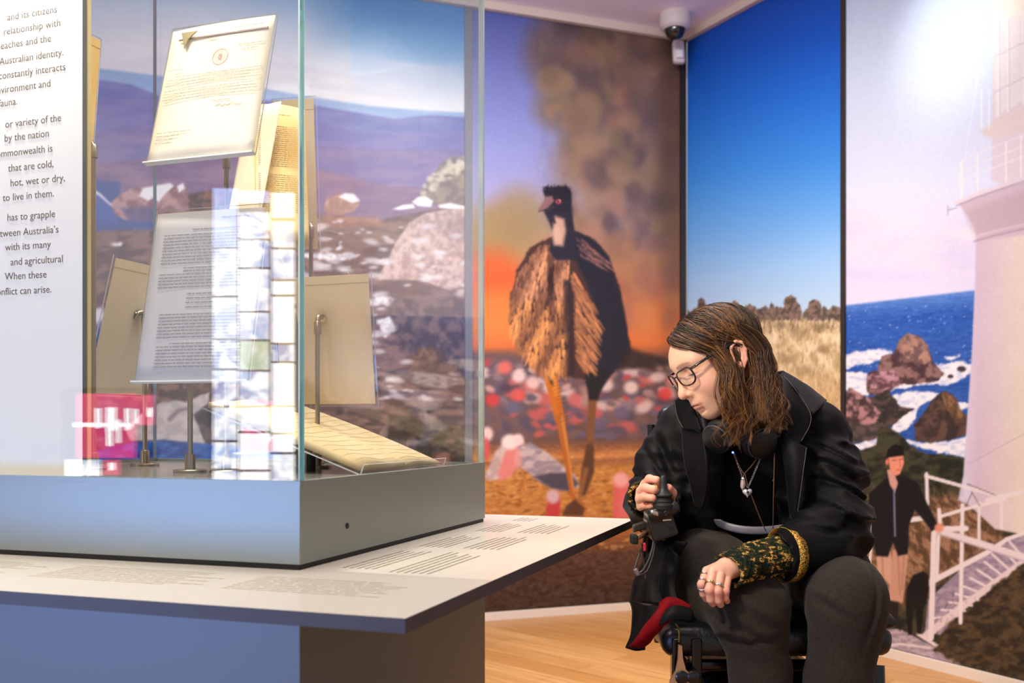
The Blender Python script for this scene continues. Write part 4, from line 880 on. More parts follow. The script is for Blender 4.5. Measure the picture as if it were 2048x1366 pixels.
# boards seen from behind
def board(fr, w, h, m, name, label, inner=True):
    t = empty(name, fr[0], label=label, cat='document', group='old documents in the glass case')
    from_bm('backing_card', curved_sheet(fr, w - .012, h - .012, 0, z0=0.0), m, t)
    o, ux, uy, n = fr; bm = bmesh.new(); obox(bm, o + uy * (h / 2 - .006) - n * .0025, ux, uy, n, w, h, .003)
    for f in bm.faces: f.material_index = 0 if f.calc_area() > 0.01 else 1
    from_bm('clear_sleeve', bm, [M_acryl, M_acr_edge], t)
    if inner:
        bm = bmesh.new(); obox(bm, o + uy * (h * .9) + n * .001, ux, uy, n, w * .94, .0009, .0006); from_bm('card_edge_line', bm, mat('darker_tan_line', (196, 170, 128), 0.7), t)  # thin darker tan line across the upper part of the card
    return t
frR = frame(W(656, 808, 2.36), VR, -7); board(frR, 0.262, 0.312, M_tan, 'mounted_document', 'tan mounted document seen from behind, right of the front glass edge')
stand(0.312, 0.60, 1.235, frR[0] + frR[2] * .205 + frR[3] * .003, 'steel stand with a visible swivel head behind the tan mounted document')
frX = frame(W(596, 500, 2.62), (VR + U * .1).normalized(), -4); board(frX, 0.125, 0.40, M_tan, 'mounted_document', 'narrow tan mounted document standing high at the back beside the booklet')
stand(0.44, 0.79, 1.5, frX[0] + frX[2] * .06 + frX[3] * .003, 'steel stand rising behind the narrow tan document at the back')
frY = frame(W(234, 788, 2.43), U, -15, 1); board(frY, 0.215, 0.335, M_paper, 'mounted_document', 'cream mounted document seen edge-on behind the typed page')
stand(0.771, 0.569, 1.26, frY[0] + frY[2] * .20 + frY[3] * .002, 'steel stand with foot nearest the left back glass corner')
frZ = frame(W(152, 326, 2.30), U, -5, 1); board(frZ, 0.11, 0.31, M_paper_y, 'mounted_document', 'cream folder edge showing just beside the text board')
stand(0.74, 0.36, 1.62, frZ[0] + frZ[2] * .03 + frZ[3] * .002, 'steel stand with its swivel head just right of the cream text board edge')

# booklet lying open on a clear cradle
Q1 = W(720, 944, 2.0); TH = R(20); lift = (FV * math.cos(TH) + Z3 * math.sin(TH)); nb = U.cross(lift) * -1
if nb.z < 0: nb = -nb
bo = empty('handwritten_booklet', Q1, label='open cream handwritten booklet lying on a sloping clear cradle', cat='document', group='old documents in the glass case')
HB = 0.385
def page(j0, j1, prof, z0):
    bm = bmesh.new(); n1, n2 = 18, 10; top, bot = [], []
    for b in range(n2 + 1):
        for a in range(n1 + 1):
            t = a / n1; v = b / n2; p = Q1 + U * (j0 + (j1 - j0) * t) + lift * (HB * v) + nb * (z0 + prof(t, v))
            top.append(bm.verts.new(p)); bot.append(bm.verts.new(Q1 + U * (j0 + (j1 - j0) * t) + lift * (HB * v) + nb * (z0 * .3)))
    w1 = n1 + 1
    for b in range(n2):
        for a in range(n1):
            k = b * w1 + a; bm.faces.new((top[k], top[k + 1], top[k + w1 + 1], top[k + w1])); bm.faces.new((bot[k], bot[k + w1], bot[k + w1 + 1], bot[k + 1]))
    rim = list(range(w1)) + [b * w1 + n1 for b in range(1, n2 + 1)] + [n2 * w1 + a for a in range(n1 - 1, -1, -1)] + [b * w1 for b in range(n2 - 1, 0, -1)]
    for k in range(len(rim)): a, b = rim[k], rim[(k + 1) % len(rim)]; bm.faces.new((bot[a], bot[b], top[b], top[a]))
    return bm
pr1 = lambda t, v: .006 + .008 * math.sin(math.pi * min(1, t * .98 + .02)) ** .6 + .0035 * math.sin(7 * t + 3 * v)
pr2 = lambda t, v: .004 + .006 * math.sin(math.pi * min(1, t)) ** .6 + .0035 * math.sin(6 * t + 4 * v)
M_book = mat('warm_cream_paper', (250, 226, 176), .75, spec=.2); noise_color(M_book, (246, 220, 166), (252, 232, 188), 9)
from_bm('near_page', page(0.0, .205, pr1, .004), M_book, bo, True); from_bm('far_page', page(.206, .405, pr2, .004), M_book, bo, True)
bm = bmesh.new(); r3 = random.Random(8)
for j0, j1, pr in ((.012, .19, pr1), (.222, .39, pr2)):
    for k in range(13):
        v = .06 + k * .07; base = []
        for a in range(25):
            t = a / 24; jj = j0 + (j1 - j0) * t; tt = (jj - (0 if pr is pr1 else .206)) / (.205 if pr is pr1 else .199)
            base.append(Q1 + U * jj + lift * (HB * (v + .003 * math.sin(9 * t + k))) + nb * (.0045 + pr(tt, v)))
        tube(bm, base, .00035, 3)
from_bm('handwriting', bm, mat('faded_pen', (206, 178, 128), 0.8), bo)
cr = empty('clear_cradle', Q1, label='clear acrylic cradle sloping under the open handwritten booklet', cat='stand')
bm = bmesh.new(); obox(bm, Q1 + U * .2025 + lift * (HB / 2) - nb * .0032, U, lift, nb, .425, HB + .01, .003)
obox(bm, Q1 + U * .2025 - lift * .0075 + nb * .007, U, lift, nb, .425, .003, .024)
for f in bm.faces: f.material_index = 0 if f.calc_area() > 0.005 else 1
from_bm('clear_plate', bm, [M_acryl, M_acr_edge], cr)
bm = bmesh.new(); pb = W(622, 948, 2.16); pb.z = 0.9004; tube(bm, [pb, pb + Z3 * .036], .010, 16); from_bm('black_post', bm, M_black, cr)
bm = bmesh.new(); pb2 = Q1 + U * .2 + lift * .25; tube(bm, [Vector((pb2.x, pb2.y, .9004)), pb2 - nb * .005], .008, 14); auto_smooth(from_bm('rod', bm, M_steel, cr))

# ------------------------------------------------------------------ the picture screens across the gallery that the front glass mirrors
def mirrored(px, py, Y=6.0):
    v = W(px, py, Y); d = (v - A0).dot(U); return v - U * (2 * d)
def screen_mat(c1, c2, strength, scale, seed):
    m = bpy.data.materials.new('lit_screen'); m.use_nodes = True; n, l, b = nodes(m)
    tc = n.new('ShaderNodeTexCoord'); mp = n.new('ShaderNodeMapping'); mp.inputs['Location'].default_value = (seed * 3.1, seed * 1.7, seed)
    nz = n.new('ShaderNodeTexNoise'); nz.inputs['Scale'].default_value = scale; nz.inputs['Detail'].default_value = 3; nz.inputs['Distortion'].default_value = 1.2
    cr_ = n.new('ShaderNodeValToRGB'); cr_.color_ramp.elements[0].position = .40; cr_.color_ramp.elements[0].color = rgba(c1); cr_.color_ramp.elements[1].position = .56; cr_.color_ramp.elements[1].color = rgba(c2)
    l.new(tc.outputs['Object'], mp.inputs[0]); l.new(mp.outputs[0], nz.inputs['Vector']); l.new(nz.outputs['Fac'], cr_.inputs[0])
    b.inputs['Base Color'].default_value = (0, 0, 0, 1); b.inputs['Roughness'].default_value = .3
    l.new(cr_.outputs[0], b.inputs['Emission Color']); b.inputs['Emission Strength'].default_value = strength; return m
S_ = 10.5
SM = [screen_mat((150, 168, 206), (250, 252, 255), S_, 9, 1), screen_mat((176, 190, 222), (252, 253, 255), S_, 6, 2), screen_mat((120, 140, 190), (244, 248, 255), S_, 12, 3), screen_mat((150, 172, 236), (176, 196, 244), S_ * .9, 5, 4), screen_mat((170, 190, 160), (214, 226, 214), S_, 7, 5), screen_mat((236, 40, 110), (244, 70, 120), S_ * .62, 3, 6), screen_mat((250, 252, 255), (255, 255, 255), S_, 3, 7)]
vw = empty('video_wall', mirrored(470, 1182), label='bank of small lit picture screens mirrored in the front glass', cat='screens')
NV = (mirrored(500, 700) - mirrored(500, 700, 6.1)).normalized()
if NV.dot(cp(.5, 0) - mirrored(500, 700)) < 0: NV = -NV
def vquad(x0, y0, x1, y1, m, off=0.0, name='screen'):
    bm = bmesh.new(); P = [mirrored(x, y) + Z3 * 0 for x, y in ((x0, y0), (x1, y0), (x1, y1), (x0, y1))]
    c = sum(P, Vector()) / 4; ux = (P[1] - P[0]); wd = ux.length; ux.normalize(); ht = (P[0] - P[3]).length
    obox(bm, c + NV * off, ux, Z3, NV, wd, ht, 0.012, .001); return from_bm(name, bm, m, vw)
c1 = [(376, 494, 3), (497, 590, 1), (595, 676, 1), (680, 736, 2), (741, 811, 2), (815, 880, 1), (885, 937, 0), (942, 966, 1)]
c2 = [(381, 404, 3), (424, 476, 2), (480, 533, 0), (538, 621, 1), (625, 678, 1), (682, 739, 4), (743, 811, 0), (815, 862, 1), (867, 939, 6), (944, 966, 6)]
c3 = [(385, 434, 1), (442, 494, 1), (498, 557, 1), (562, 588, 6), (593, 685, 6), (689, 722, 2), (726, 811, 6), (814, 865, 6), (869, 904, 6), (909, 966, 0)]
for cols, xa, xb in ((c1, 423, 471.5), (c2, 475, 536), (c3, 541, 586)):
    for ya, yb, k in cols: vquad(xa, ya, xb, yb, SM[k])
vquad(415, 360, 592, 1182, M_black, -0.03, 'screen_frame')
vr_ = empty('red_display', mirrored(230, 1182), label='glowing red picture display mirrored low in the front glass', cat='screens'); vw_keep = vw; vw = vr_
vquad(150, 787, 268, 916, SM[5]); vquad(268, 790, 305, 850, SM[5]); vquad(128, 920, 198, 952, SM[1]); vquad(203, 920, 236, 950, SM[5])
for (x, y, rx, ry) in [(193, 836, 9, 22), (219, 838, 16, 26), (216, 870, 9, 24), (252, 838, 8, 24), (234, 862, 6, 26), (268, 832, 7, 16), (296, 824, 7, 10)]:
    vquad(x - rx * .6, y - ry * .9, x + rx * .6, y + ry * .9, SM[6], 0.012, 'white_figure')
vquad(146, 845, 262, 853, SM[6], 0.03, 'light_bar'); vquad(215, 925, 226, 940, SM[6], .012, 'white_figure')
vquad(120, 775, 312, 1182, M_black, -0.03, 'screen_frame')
# ------------------------------------------------------------------ solid modelling on a distance grid
class Vol:
    """distance field on a regular grid; prims are blended in locally"""
    def __init__(s, lo, hi, h):
        s.lo = np.array(lo, np.float32); s.h = h
        s.n = np.ceil((np.array(hi) - np.array(lo)) / h).astype(int) + 1
        s.D = np.full(tuple(s.n), 0.05, np.float32)
        s.ax = [s.lo[k] + h * np.arange(s.n[k], dtype=np.float32) for k in range(3)]
    def sub(s, lo, hi):
        a = np.maximum(np.floor((np.array(lo) - s.lo) / s.h).astype(int), 0); b = np.minimum(np.ceil((np.array(hi) - s.lo) / s.h).astype(int) + 1, s.n)
        if np.any(b <= a): return None
        sl = tuple(slice(a[k], b[k]) for k in range(3))
        P = np.stack(np.meshgrid(s.ax[0][sl[0]], s.ax[1][sl[1]], s.ax[2][sl[2]], indexing='ij'), -1)
        return sl, P
    def comb(s, lo, hi, fn, k, op):
        q = s.sub(lo, hi)
        if q is None: return
        sl, P = q; d = fn(P).astype(np.float32); a = s.D[sl]
        if op == 'sub': d = -d
        if op == 'add':
            hh = np.maximum(k - np.abs(a - d), 0) / k if k > 0 else 0
            s.D[sl] = np.minimum(a, d) - hh * hh * k * .25
        else:
            hh = np.maximum(k - np.abs(a - d), 0) / k if k > 0 else 0
            s.D[sl] = np.maximum(a, d) + hh * hh * k * .25
    def ell(s, c, r, k=0.0, M=None, op='add'):
        c = np.array(c, np.float32); r = np.array(r, np.float32); m = max(r) + 0.03 + k
        def fn(P):
            p = P - c
            if M is not None: p = p @ M                       # columns of M are the local axes
            k0 = np.linalg.norm(p / r, axis=-1); k1 = np.linalg.norm(p / (r * r), axis=-1) + 1e-9
            return k0 * (k0 - 1) / k1
        s.comb(c - m, c + m, fn, k, op)
    def cone(s, a, b, ra, rb, k=0.0, op='add', flat=None):
        """round cone a->b; flat = (direction, factor) squeezes the section along a direction"""
        a = np.array(a, np.float32); b = np.array(b, np.float32); m = max(ra, rb) + 0.03 + k
        if flat is not None: m *= max(1.0, 1 / flat[1])
        def fn(P):
            v = b - a; L = float(v @ v) + 1e-12
            t = np.clip(((P - a) @ v) / L, 0, 1); q = P - a - t[..., None] * v
            if flat is not None:
                n = np.array(flat[0], np.float32); n = n / np.linalg.norm(n); qn = q @ n
                q = q + (qn * (1 / flat[1] - 1))[..., None] * n
            return np.linalg.norm(q, axis=-1) - (ra + (rb - ra) * t)
        s.comb(np.minimum(a, b) - m, np.maximum(a, b) + m, fn, k, op)
    def chain(s, pts, rs, k=0.0, op='add', flat=None):
        for i in range(len(pts) - 1): s.cone(pts[i], pts[i + 1], rs[i], rs[i + 1], k, op, flat)
    def box(s, c, hs, rd=0.005, k=0.0, M=None, op='add'):
        c = np.array(c, np.float32); hs = np.array(hs, np.float32); m = float(np.linalg.norm(hs)) + 0.03 + k
        def fn(P):
            p = P - c
            if M is not None: p = p @ M
            q = np.abs(p) - hs + rd
            return np.linalg.norm(np.maximum(q, 0), axis=-1) + np.minimum(q.max(-1), 0) - rd
        s.comb(c - m, c + m, fn, k, op)
    def fn(s, f, k=0.0, op='sub'):
        s.comb(s.lo, s.lo + s.h * s.n, f, k, op)
    def warp(s, f):
        """add f(P) to the distance (folds, cloth)"""
        sl, P = s.sub(s.lo, s.lo + s.h * s.n); s.D += f(P).astype(np.float32)
    def mesh(s, smooth=1):
        D = s.D; nx, ny, nz = D.shape; ins = D < 0
        cells = np.zeros((nx - 1, ny - 1, nz - 1), np.int8)
        for i in (0, 1):
            for j in (0, 1):
                for k in (0, 1): cells += ins[i:nx - 1 + i, j:ny - 1 + j, k:nz - 1 + k]
        act = np.argwhere((cells > 0) & (cells < 8))
        idx = np.full(cells.shape, -1, np.int64); idx[tuple(act.T)] = np.arange(len(act))
        acc = np.zeros((len(act), 3)); cnt = np.zeros(len(act))
        co = [(i, j, k) for i in (0, 1) for j in (0, 1) for k in (0, 1)]
        for a in co:
            for ax in range(3):
                if a[ax]: continue
                b = list(a); b[ax] = 1
                va = D[act[:, 0] + a[0], act[:, 1] + a[1], act[:, 2] + a[2]]; vb = D[act[:, 0] + b[0], act[:, 1] + b[1], act[:, 2] + b[2]]
                m = (va < 0) != (vb < 0); t = va / np.where(m, va - vb, 1)
                p = np.array(a, float)[None] + t[:, None] * np.eye(3)[ax][None]
                acc[m] += p[m]; cnt[m] += 1
        V = (act + acc / cnt[:, None]) * s.h + s.lo
        Q = []
        for ax in range(3):
            o1, o2 = [q for q in range(3) if q != ax]
            sh = [slice(None)] * 3; sh2 = [slice(None)] * 3; sh[ax] = slice(0, -1); sh2[ax] = slice(1, None)
            a, b = ins[tuple(sh)], ins[tuple(sh2)]; e = np.argwhere(a != b)
            e = e[(e[:, o1] > 0) & (e[:, o2] > 0) & (e[:, o1] < D.shape[o1] - 1) & (e[:, o2] < D.shape[o2] - 1)]
            if not len(e): continue
            flip = a[tuple(e.T)]
            def c(d1, d2):
                q = e.copy(); q[:, o1] += d1; q[:, o2] += d2; return idx[tuple(q.T)]
            q = np.stack([c(-1, -1), c(0, -1), c(0, 0), c(-1, 0)], -1)
            if ax == 1: flip = ~flip
            q[~flip] = q[~flip][:, ::-1]; Q.append(q)
        Q = np.concatenate(Q)
        for _ in range(smooth):                                # light relaxing of the net
            S = np.zeros_like(V); n = np.zeros(len(V))
            for k in range(4):
                for d in (1, 3): np.add.at(S, Q[:, k], V[Q[:, (k + d) % 4]]); np.add.at(n, Q[:, k], 1)
            V = V * .5 + S / n[:, None] * .5
        return V, Q
def np_mesh(name, V, Q, colors=None):
    me = bpy.data.meshes.new(name); me.vertices.add(len(V)); me.vertices.foreach_set('co', V.astype(np.float32).ravel())
    me.loops.add(len(Q) * 4); me.loops.foreach_set('vertex_index', Q.astype(np.int32).ravel())
    me.polygons.add(len(Q)); me.polygons.foreach_set('loop_start', (np.arange(len(Q)) * 4).astype(np.int32))
    me.update(calc_edges=True)
    if colors is not None:
        ca = me.color_attributes.new('paint', 'FLOAT_COLOR', 'POINT'); cf = np.ones((len(V), 4), np.float32); cf[:, :3] = lin(np.clip(colors, 0, 255)); ca.data.foreach_set('color', cf.ravel())
    return me
def join(parts):
    Vs, Qs, Cs, o = [], [], [], 0
    for q in parts:
        Vs.append(q[0]); Qs.append(q[1] + o); o += len(q[0])
        if len(q) > 2: Cs.append(q[2])
    return np.concatenate(Vs), np.concatenate(Qs), (np.concatenate(Cs) if Cs else None)
def vn3(P, sc, seed=0):
    """cheap 3-D value noise from two 2-D lookups"""
    x, y, z = P[..., 0] / sc[0], P[..., 1] / sc[1], P[..., 2] / sc[2]
    return .5 * (vnoise(x + .37 * z, y + .53 * z + 7, seed) + vnoise(y + .41 * x + 3, z + .29 * x, seed + 5))
# ------------------------------------------------------------------ the visitor: head, body, hands
HO = np.array([0.462, 2.20, 1.134])                                     # midpoint between the ears
PITCH = R(26)
hh = np.array([-0.952, -0.307, 0]); hh /= np.linalg.norm(hh)
HF = hh * math.cos(PITCH) + np.array([0, 0, -math.sin(PITCH)]); HL = np.array([-hh[1], hh[0], 0]); HU = np.cross(HF, HL)
ROLL = R(8); HL, HU = HL * math.cos(ROLL) + HU * math.sin(ROLL), HU * math.cos(ROLL) - HL * math.sin(ROLL)
HB3 = np.stack([HF, HL, HU])
def hw(p): return HO + np.asarray(p, float) @ HB3                        # head (forward, left, up) -> place
def hwv(p): return Vector(hw(p))

M_skin = attr_color(mat('skin', (232, 186, 160), 0.45, spec=0.4))
_b = M_skin.node_tree.nodes['Principled BSDF']; _b.inputs['Subsurface Weight'].default_value = 0.12; _b.inputs['Subsurface Radius'].default_value = (0.01, 0.004, 0.002); _b.inputs['Subsurface Scale'].default_value = 0.4
bump(M_skin, 500, 0.06, 0.0006)
person = empty('person', (0.56, 2.40, 0.585), label='seated person in a black velvet coat and glasses leaning over to look at the case', cat='person')

def build_head():
    v = Vol((-0.125, -0.100, -0.185), (0.140, 0.100, 0.150), 0.00145)
    v.ell((-.008, 0, .046), (.092, .074, .073))
    v.ell((.044, 0, .045), (.0585, .064, .049), .03)
    v.ell((.046, 0, -.006), (.054, .060, .066), .02)
    v.ell((.036, 0, -.052), (.050, .056, .042), .025)
    v.ell((.071, 0, -.078), (.023, .026, .020), .025)
    for s in (-1, 1):
        v.ell((.060, .034 * s, -.018), (.030, .028, .032), .02)
        v.cone((.094, .008 * s, .041), (.078, .044 * s, .038), .009, .008, .016)
        v.ell((.106, .031 * s, .019), (.017, .020, .012), .012, op='sub')
        v.ell((.0785, .032 * s, .0165), (.0145, .0155, .0125), .006)
        v.ell((.0945, .033 * s, .0098), (.0065, .0115, .0020), .0012, op='sub')
    v.cone((.095, 0, .028), (.111, 0, -.012), .0075, .0095, .012)
    v.ell((.1145, 0, -.0205), (.0115, .0115, .0105), .008)
    for s in (-1, 1):
        v.ell((.1015, .0125 * s, -.0245), (.0105, .0068, .0078), .006)
        v.ell((.1065, .0062 * s, -.0325), (.006, .0030, .0032), .002, op='sub')
    v.ell((.078, 0, -.048), (.026, .031, .024), .016)
    up = [(.086, -.024, -.0525), (.0975, -.012, -.0495), (.1008, 0, -.0488), (.0975, .012, -.0495), (.086, .024, -.0525)]
    lo = [(.086, -.022, -.0545), (.0955, -.010, -.0590), (.0980, 0, -.0596), (.0955, .010, -.0590), (.086, .022, -.0545)]
    v.chain(up, [.0020, .0040, .0038, .0040, .0020], .004); v.chain(lo, [.0020, .0046, .0052, .0046, .0020], .004)
    ml = [(.090, -.026, -.0535), (.1005, -.012, -.0540), (.1040, 0, -.0536), (.1005, .012, -.0540), (.090, .026, -.0535)]
    v.chain(ml, [.0012, .0016, .0016, .0016, .0012], .0022, 'sub')
    v.ell((.098, 0, -.069), (.010, .018, .005), .008, op='sub')
    for s in (-1, 1):                                                   # ears
        tl = np.array([[.94, 0, .34], [0, 1, 0], [-.34, 0, .94]]).T
        v.ell((-.006, .074 * s, .004), (.017, .0085, .029), .006, tl)
        v.ell((-.002, .082 * s, .004), (.0105, .0065, .018), .003, tl, 'sub')
        rim = [(.008, .077 * s, .012), (.004, .081 * s, .026), (-.010, .083 * s, .033), (-.021, .083 * s, .025), (-.023, .082 * s, .008), (-.016, .079 * s, -.012), (-.004, .075 * s, -.023)]
        v.chain(rim, [.0030, .0036, .0040, .0040, .0038, .0036, .0050], .003)
        v.cone((.008, .075 * s, .006), (.008, .076 * s, -.004), .0038, .0034, .003)
    v.chain([(-.014, 0, -.03), (-.036, -.022, -.095), (-.055, -.060, -.165)], [.054, .052, .056], .02)
    V, Q = v.mesh(1)
    f, l, u = V.T; al = np.abs(l)
    base = np.array((234, 184, 148.)); C = np.tile(base, (len(V), 1))
    def mixc(m, c): C[:] = C * (1 - m[:, None]) + np.array(c, float) * m[:, None]
    g = lambda x, c, w: np.exp(-((x - c) / w) ** 2)
    mixc(.55 * g(f, .066, .028) * g(al, .044, .020) * g(u, -.016, .022), (226, 140, 120))
    mixc(.5 * g(f, .115, .014) * g(u, -.022, .012) * g(al, 0, .016), (224, 140, 118))
    mixc(.6 * g(f, .100, .02) * g(u, -.0545, .0065) * (al < .0235) * sstep(.084, .09, f), (204, 122, 108))
    mixc(.55 * g(u, -.0536, .0016) * (al < .026) * sstep(.084, .09, f), (150, 84, 76))
    bl = .0365 + .0035 * np.sin(np.clip((al - .012) / .036, 0, 1) * 3.1)
    mixc(.62 * g(u, bl, .0032) * sstep(.008, .014, al) * sstep(.054, .042, al) * (f > .06), (146, 104, 82))
    mixc(.35 * g(u, .022, .009) * g(al, .032, .016) * (f > .07), (206, 146, 126))
    mixc(.85 * g(u, .0112, .0015) * g(al, .033, .013) * (f > .075), (70, 46, 40))
    mixc(.35 * (al > .076) * (u < .035) * (u > -.03), (226, 138, 112))
    for (a, b) in ((.047, .066), (.030, .072)): mixc(.55 * g(l, a, .0016) * g(u, b, .0016) * (f > .05), (140, 92, 70))
    C += (fbm(f * 120 + l * 60, u * 120, 3)[:, None] - .5) * 10
    return HO + V @ HB3, Q, C
def build_trunk():
    v = Vol((0.27, 1.92, 0.16), (0.90, 2.78, 1.12), 0.0085)
    sh_l, sh_r = (.700, 2.335, .955), (.425, 2.425, .960)
    v.chain([tuple(hw((-.045, -.04, -.125))), (.572, 2.375, .975)], [.050, .056], .03)
    v.cone(sh_r, sh_l, .046, .046, .04)
    v.chain([(.575, 2.39, .94), (.590, 2.46, .78), (.585, 2.53, .66)], [.095, .095, .110], .06)
    v.cone((.500, 2.52, .645), (.675, 2.52, .645), .085, .085, .05)
    v.chain([sh_r, (.355, 2.42, .812), (.300, 2.205, .838)], [.040, .034, .026], .03)
    v.chain([sh_l, (.690, 2.165, .760), (.470, 2.020, .716)], [.042, .036, .026], .03)
    v.chain([(.470, 2.48, .655), (.490, 2.065, .622), (.525, 2.12, .20), (.515, 1.97, .185)], [.070, .046, .034, .030], .03)
    v.chain([(.700, 2.48, .655), (.686, 2.045, .640), (.620, 2.12, .20), (.610, 1.97, .185)], [.070, .042, .034, .030], .03)
    V, Q = v.mesh(1); return V, Q, np.tile(np.array((236, 190, 164.)), (len(V), 1))
def hand_colors(V, tips):
    C = np.tile(np.array((228, 170, 142.)), (len(V), 1))
    for t in tips:
        d = np.linalg.norm(V - np.array(t), axis=1); m = np.exp(-(d / .013) ** 2)[:, None] * .45; C = C * (1 - m) + np.array((222, 130, 110.)) * m
    return C + (fbm(V[:, 0] * 150, V[:, 2] * 150, 4)[:, None] - .5) * 14
def pxw(q): return tuple(W(*q))
# left hand, resting on the knee with the fingers hanging over
LH = dict(wrist=(.466, 2.022, .722),
          idx=[pxw(q) for q in ((1414, 1142, 2.000), (1404, 1169, 1.978), (1407, 1188, 1.984), (1413, 1198, 1.996))],
          mid=[pxw(q) for q in ((1426, 1141, 1.984), (1419, 1180, 1.950), (1421, 1199, 1.955), (1426, 1207, 1.966))],
          rng=[pxw(q) for q in ((1442, 1144, 1.982), (1436, 1183, 1.950), (1437, 1201, 1.955), (1441, 1209, 1.966))],
          pky=[pxw(q) for q in ((1456, 1152, 1.984), (1451, 1182, 1.956), (1451, 1196, 1.960), (1454, 1202, 1.970))],
          thb=[(.450, 2.03, .700), pxw((1436, 1172, 2.035)), pxw((1422, 1190, 2.02))])
RHD = dict(wrist=(.300, 2.205, .846),
           idx=[pxw(q) for q in ((1290, 968, 2.120), (1299, 958, 2.075), (1313, 960, 2.060), (1321, 968, 2.066))],
           mid=[pxw(q) for q in ((1281, 982, 2.110), (1291, 976, 2.060), (1308, 979, 2.046), (1316, 985, 2.058))],
           rng=[pxw(q) for q in ((1279, 998, 2.110), (1288, 994, 2.058), (1305, 996, 2.046), (1313, 1000, 2.058))],
           pky=[pxw(q) for q in ((1282, 1013, 2.118), (1290, 1011, 2.072), (1303, 1012, 2.060), (1311, 1014, 2.066))],
           thb=[(.312, 2.18, .850), pxw((1340, 1000, 2.115)), pxw((1344, 986, 2.075)), pxw((1337, 976, 2.060))])
def build_hand(H):
    pts = np.array([p for k in ('idx', 'mid', 'rng', 'pky', 'thb') for p in H[k]] + [H['wrist']])
    v = Vol(pts.min(0) - .03, pts.max(0) + .03, 0.0013); wr = np.array(H['wrist'])
    for k, r in (('idx', .0086), ('mid', .0088), ('rng', .0084), ('pky', .0074)):
        m = np.array(H[k][0]); v.cone(wr * .8 + m * .2, m, .0165, .0098, .012)
    for a, b in (('idx', 'mid'), ('mid', 'rng'), ('rng', 'pky')):
        ma, mb = np.array(H[a][0]), np.array(H[b][0]); v.cone(wr * .55 + ma * .45, wr * .55 + mb * .45, .0135, .0135, .012)
    v.cone(wr, wr * .7 + np.array(H['mid'][0]) * .3, .024, .020, .012)
    for k, r in (('idx', .0086), ('mid', .0088), ('rng', .0084), ('pky', .0074)):
        P = H[k]; f = Vol.chain
        v.chain(P, [r * 1.08, r * 1.02, r * .92, r * .84], .0012)
        v.ell(P[1], (r * 1.10,) * 3, .003)
    T = H['thb']; v.chain(T, [.0145, .0105, .0098, .0088][:len(T)] if len(T) > 3 else [.0145, .0105, .009], .004)
    V, Q = v.mesh(1)
    return V, Q, hand_colors(V, [H[k][-1] for k in ('idx', 'mid', 'rng', 'pky', 'thb')] + [H[k][1] for k in ('idx', 'mid', 'rng', 'pky')])
def tmp(q):
    o = bpy.data.objects.new('tmp', np_mesh('tmp', *q)); COL.objects.link(o); return o
shapes = [build_trunk(), build_head(), build_hand(LH), build_hand(RHD)]; pieces = [tmp(q) for q in shapes]
for q in pieces[1:]:                                                    # weld head and hands to the trunk: one continuous surface
    md = pieces[0].modifiers.new('weld', 'BOOLEAN'); md.operation = 'UNION'; md.solver = 'EXACT'; md.object = q
bpy.context.view_layer.update()
me = bpy.data.meshes.new_from_object(pieces[0].evaluated_get(bpy.context.evaluated_depsgraph_get()))
for q in pieces: bpy.data.objects.remove(q)
from mathutils.kdtree import KDTree
allv = np.concatenate([q[0] for q in shapes]); allc = np.concatenate([q[2] for q in shapes]); kd = KDTree(len(allv))
for i, p in enumerate(allv): kd.insert(p, i)
kd.balance(); near = np.array([kd.find(v_.co)[1] for v_ in me.vertices])
for ca in list(me.color_attributes): me.color_attributes.remove(ca)
ca = me.color_attributes.new('paint', 'FLOAT_COLOR', 'POINT'); cf = np.ones((len(near), 4), np.float32); cf[:, :3] = lin(np.clip(allc[near], 0, 255)); ca.data.foreach_set('color', cf.ravel())
me.name = 'body'; me.materials.clear(); link('body', me, M_skin, person, True)
# eyes
M_eye = attr_color(mat('eye', (240, 236, 230), 0.12, spec=0.6))
for s in (-1, 1):
    bm = bmesh.new(); bmesh.ops.create_uvsphere(bm, u_segments=24, v_segments=16, radius=1.0)
    me = bpy.data.meshes.new('eye'); bm.to_mesh(me); bm.free()
    co = np.zeros(len(me.vertices) * 3); me.vertices.foreach_get('co', co); co = co.reshape(-1, 3)
    g = np.array([.86, 0, -.50]); dt = co @ g
    C = np.where((dt > .955)[:, None], (20, 18, 20.), np.where((dt > .84)[:, None], (96, 116, 126.), (240, 234, 228.)))
    ca = me.color_attributes.new('paint', 'FLOAT_COLOR', 'POINT'); cf = np.ones((len(co), 4), np.float32); cf[:, :3] = lin(C); ca.data.foreach_set('color', cf.ravel())
    P = HO + (co * np.array([.0122, .0122, .0118]) + np.array([.0785, .0325 * s, .0140])) @ HB3
    me.vertices.foreach_set('co', P.astype(np.float32).ravel()); link('eye', me, M_eye, person, True)

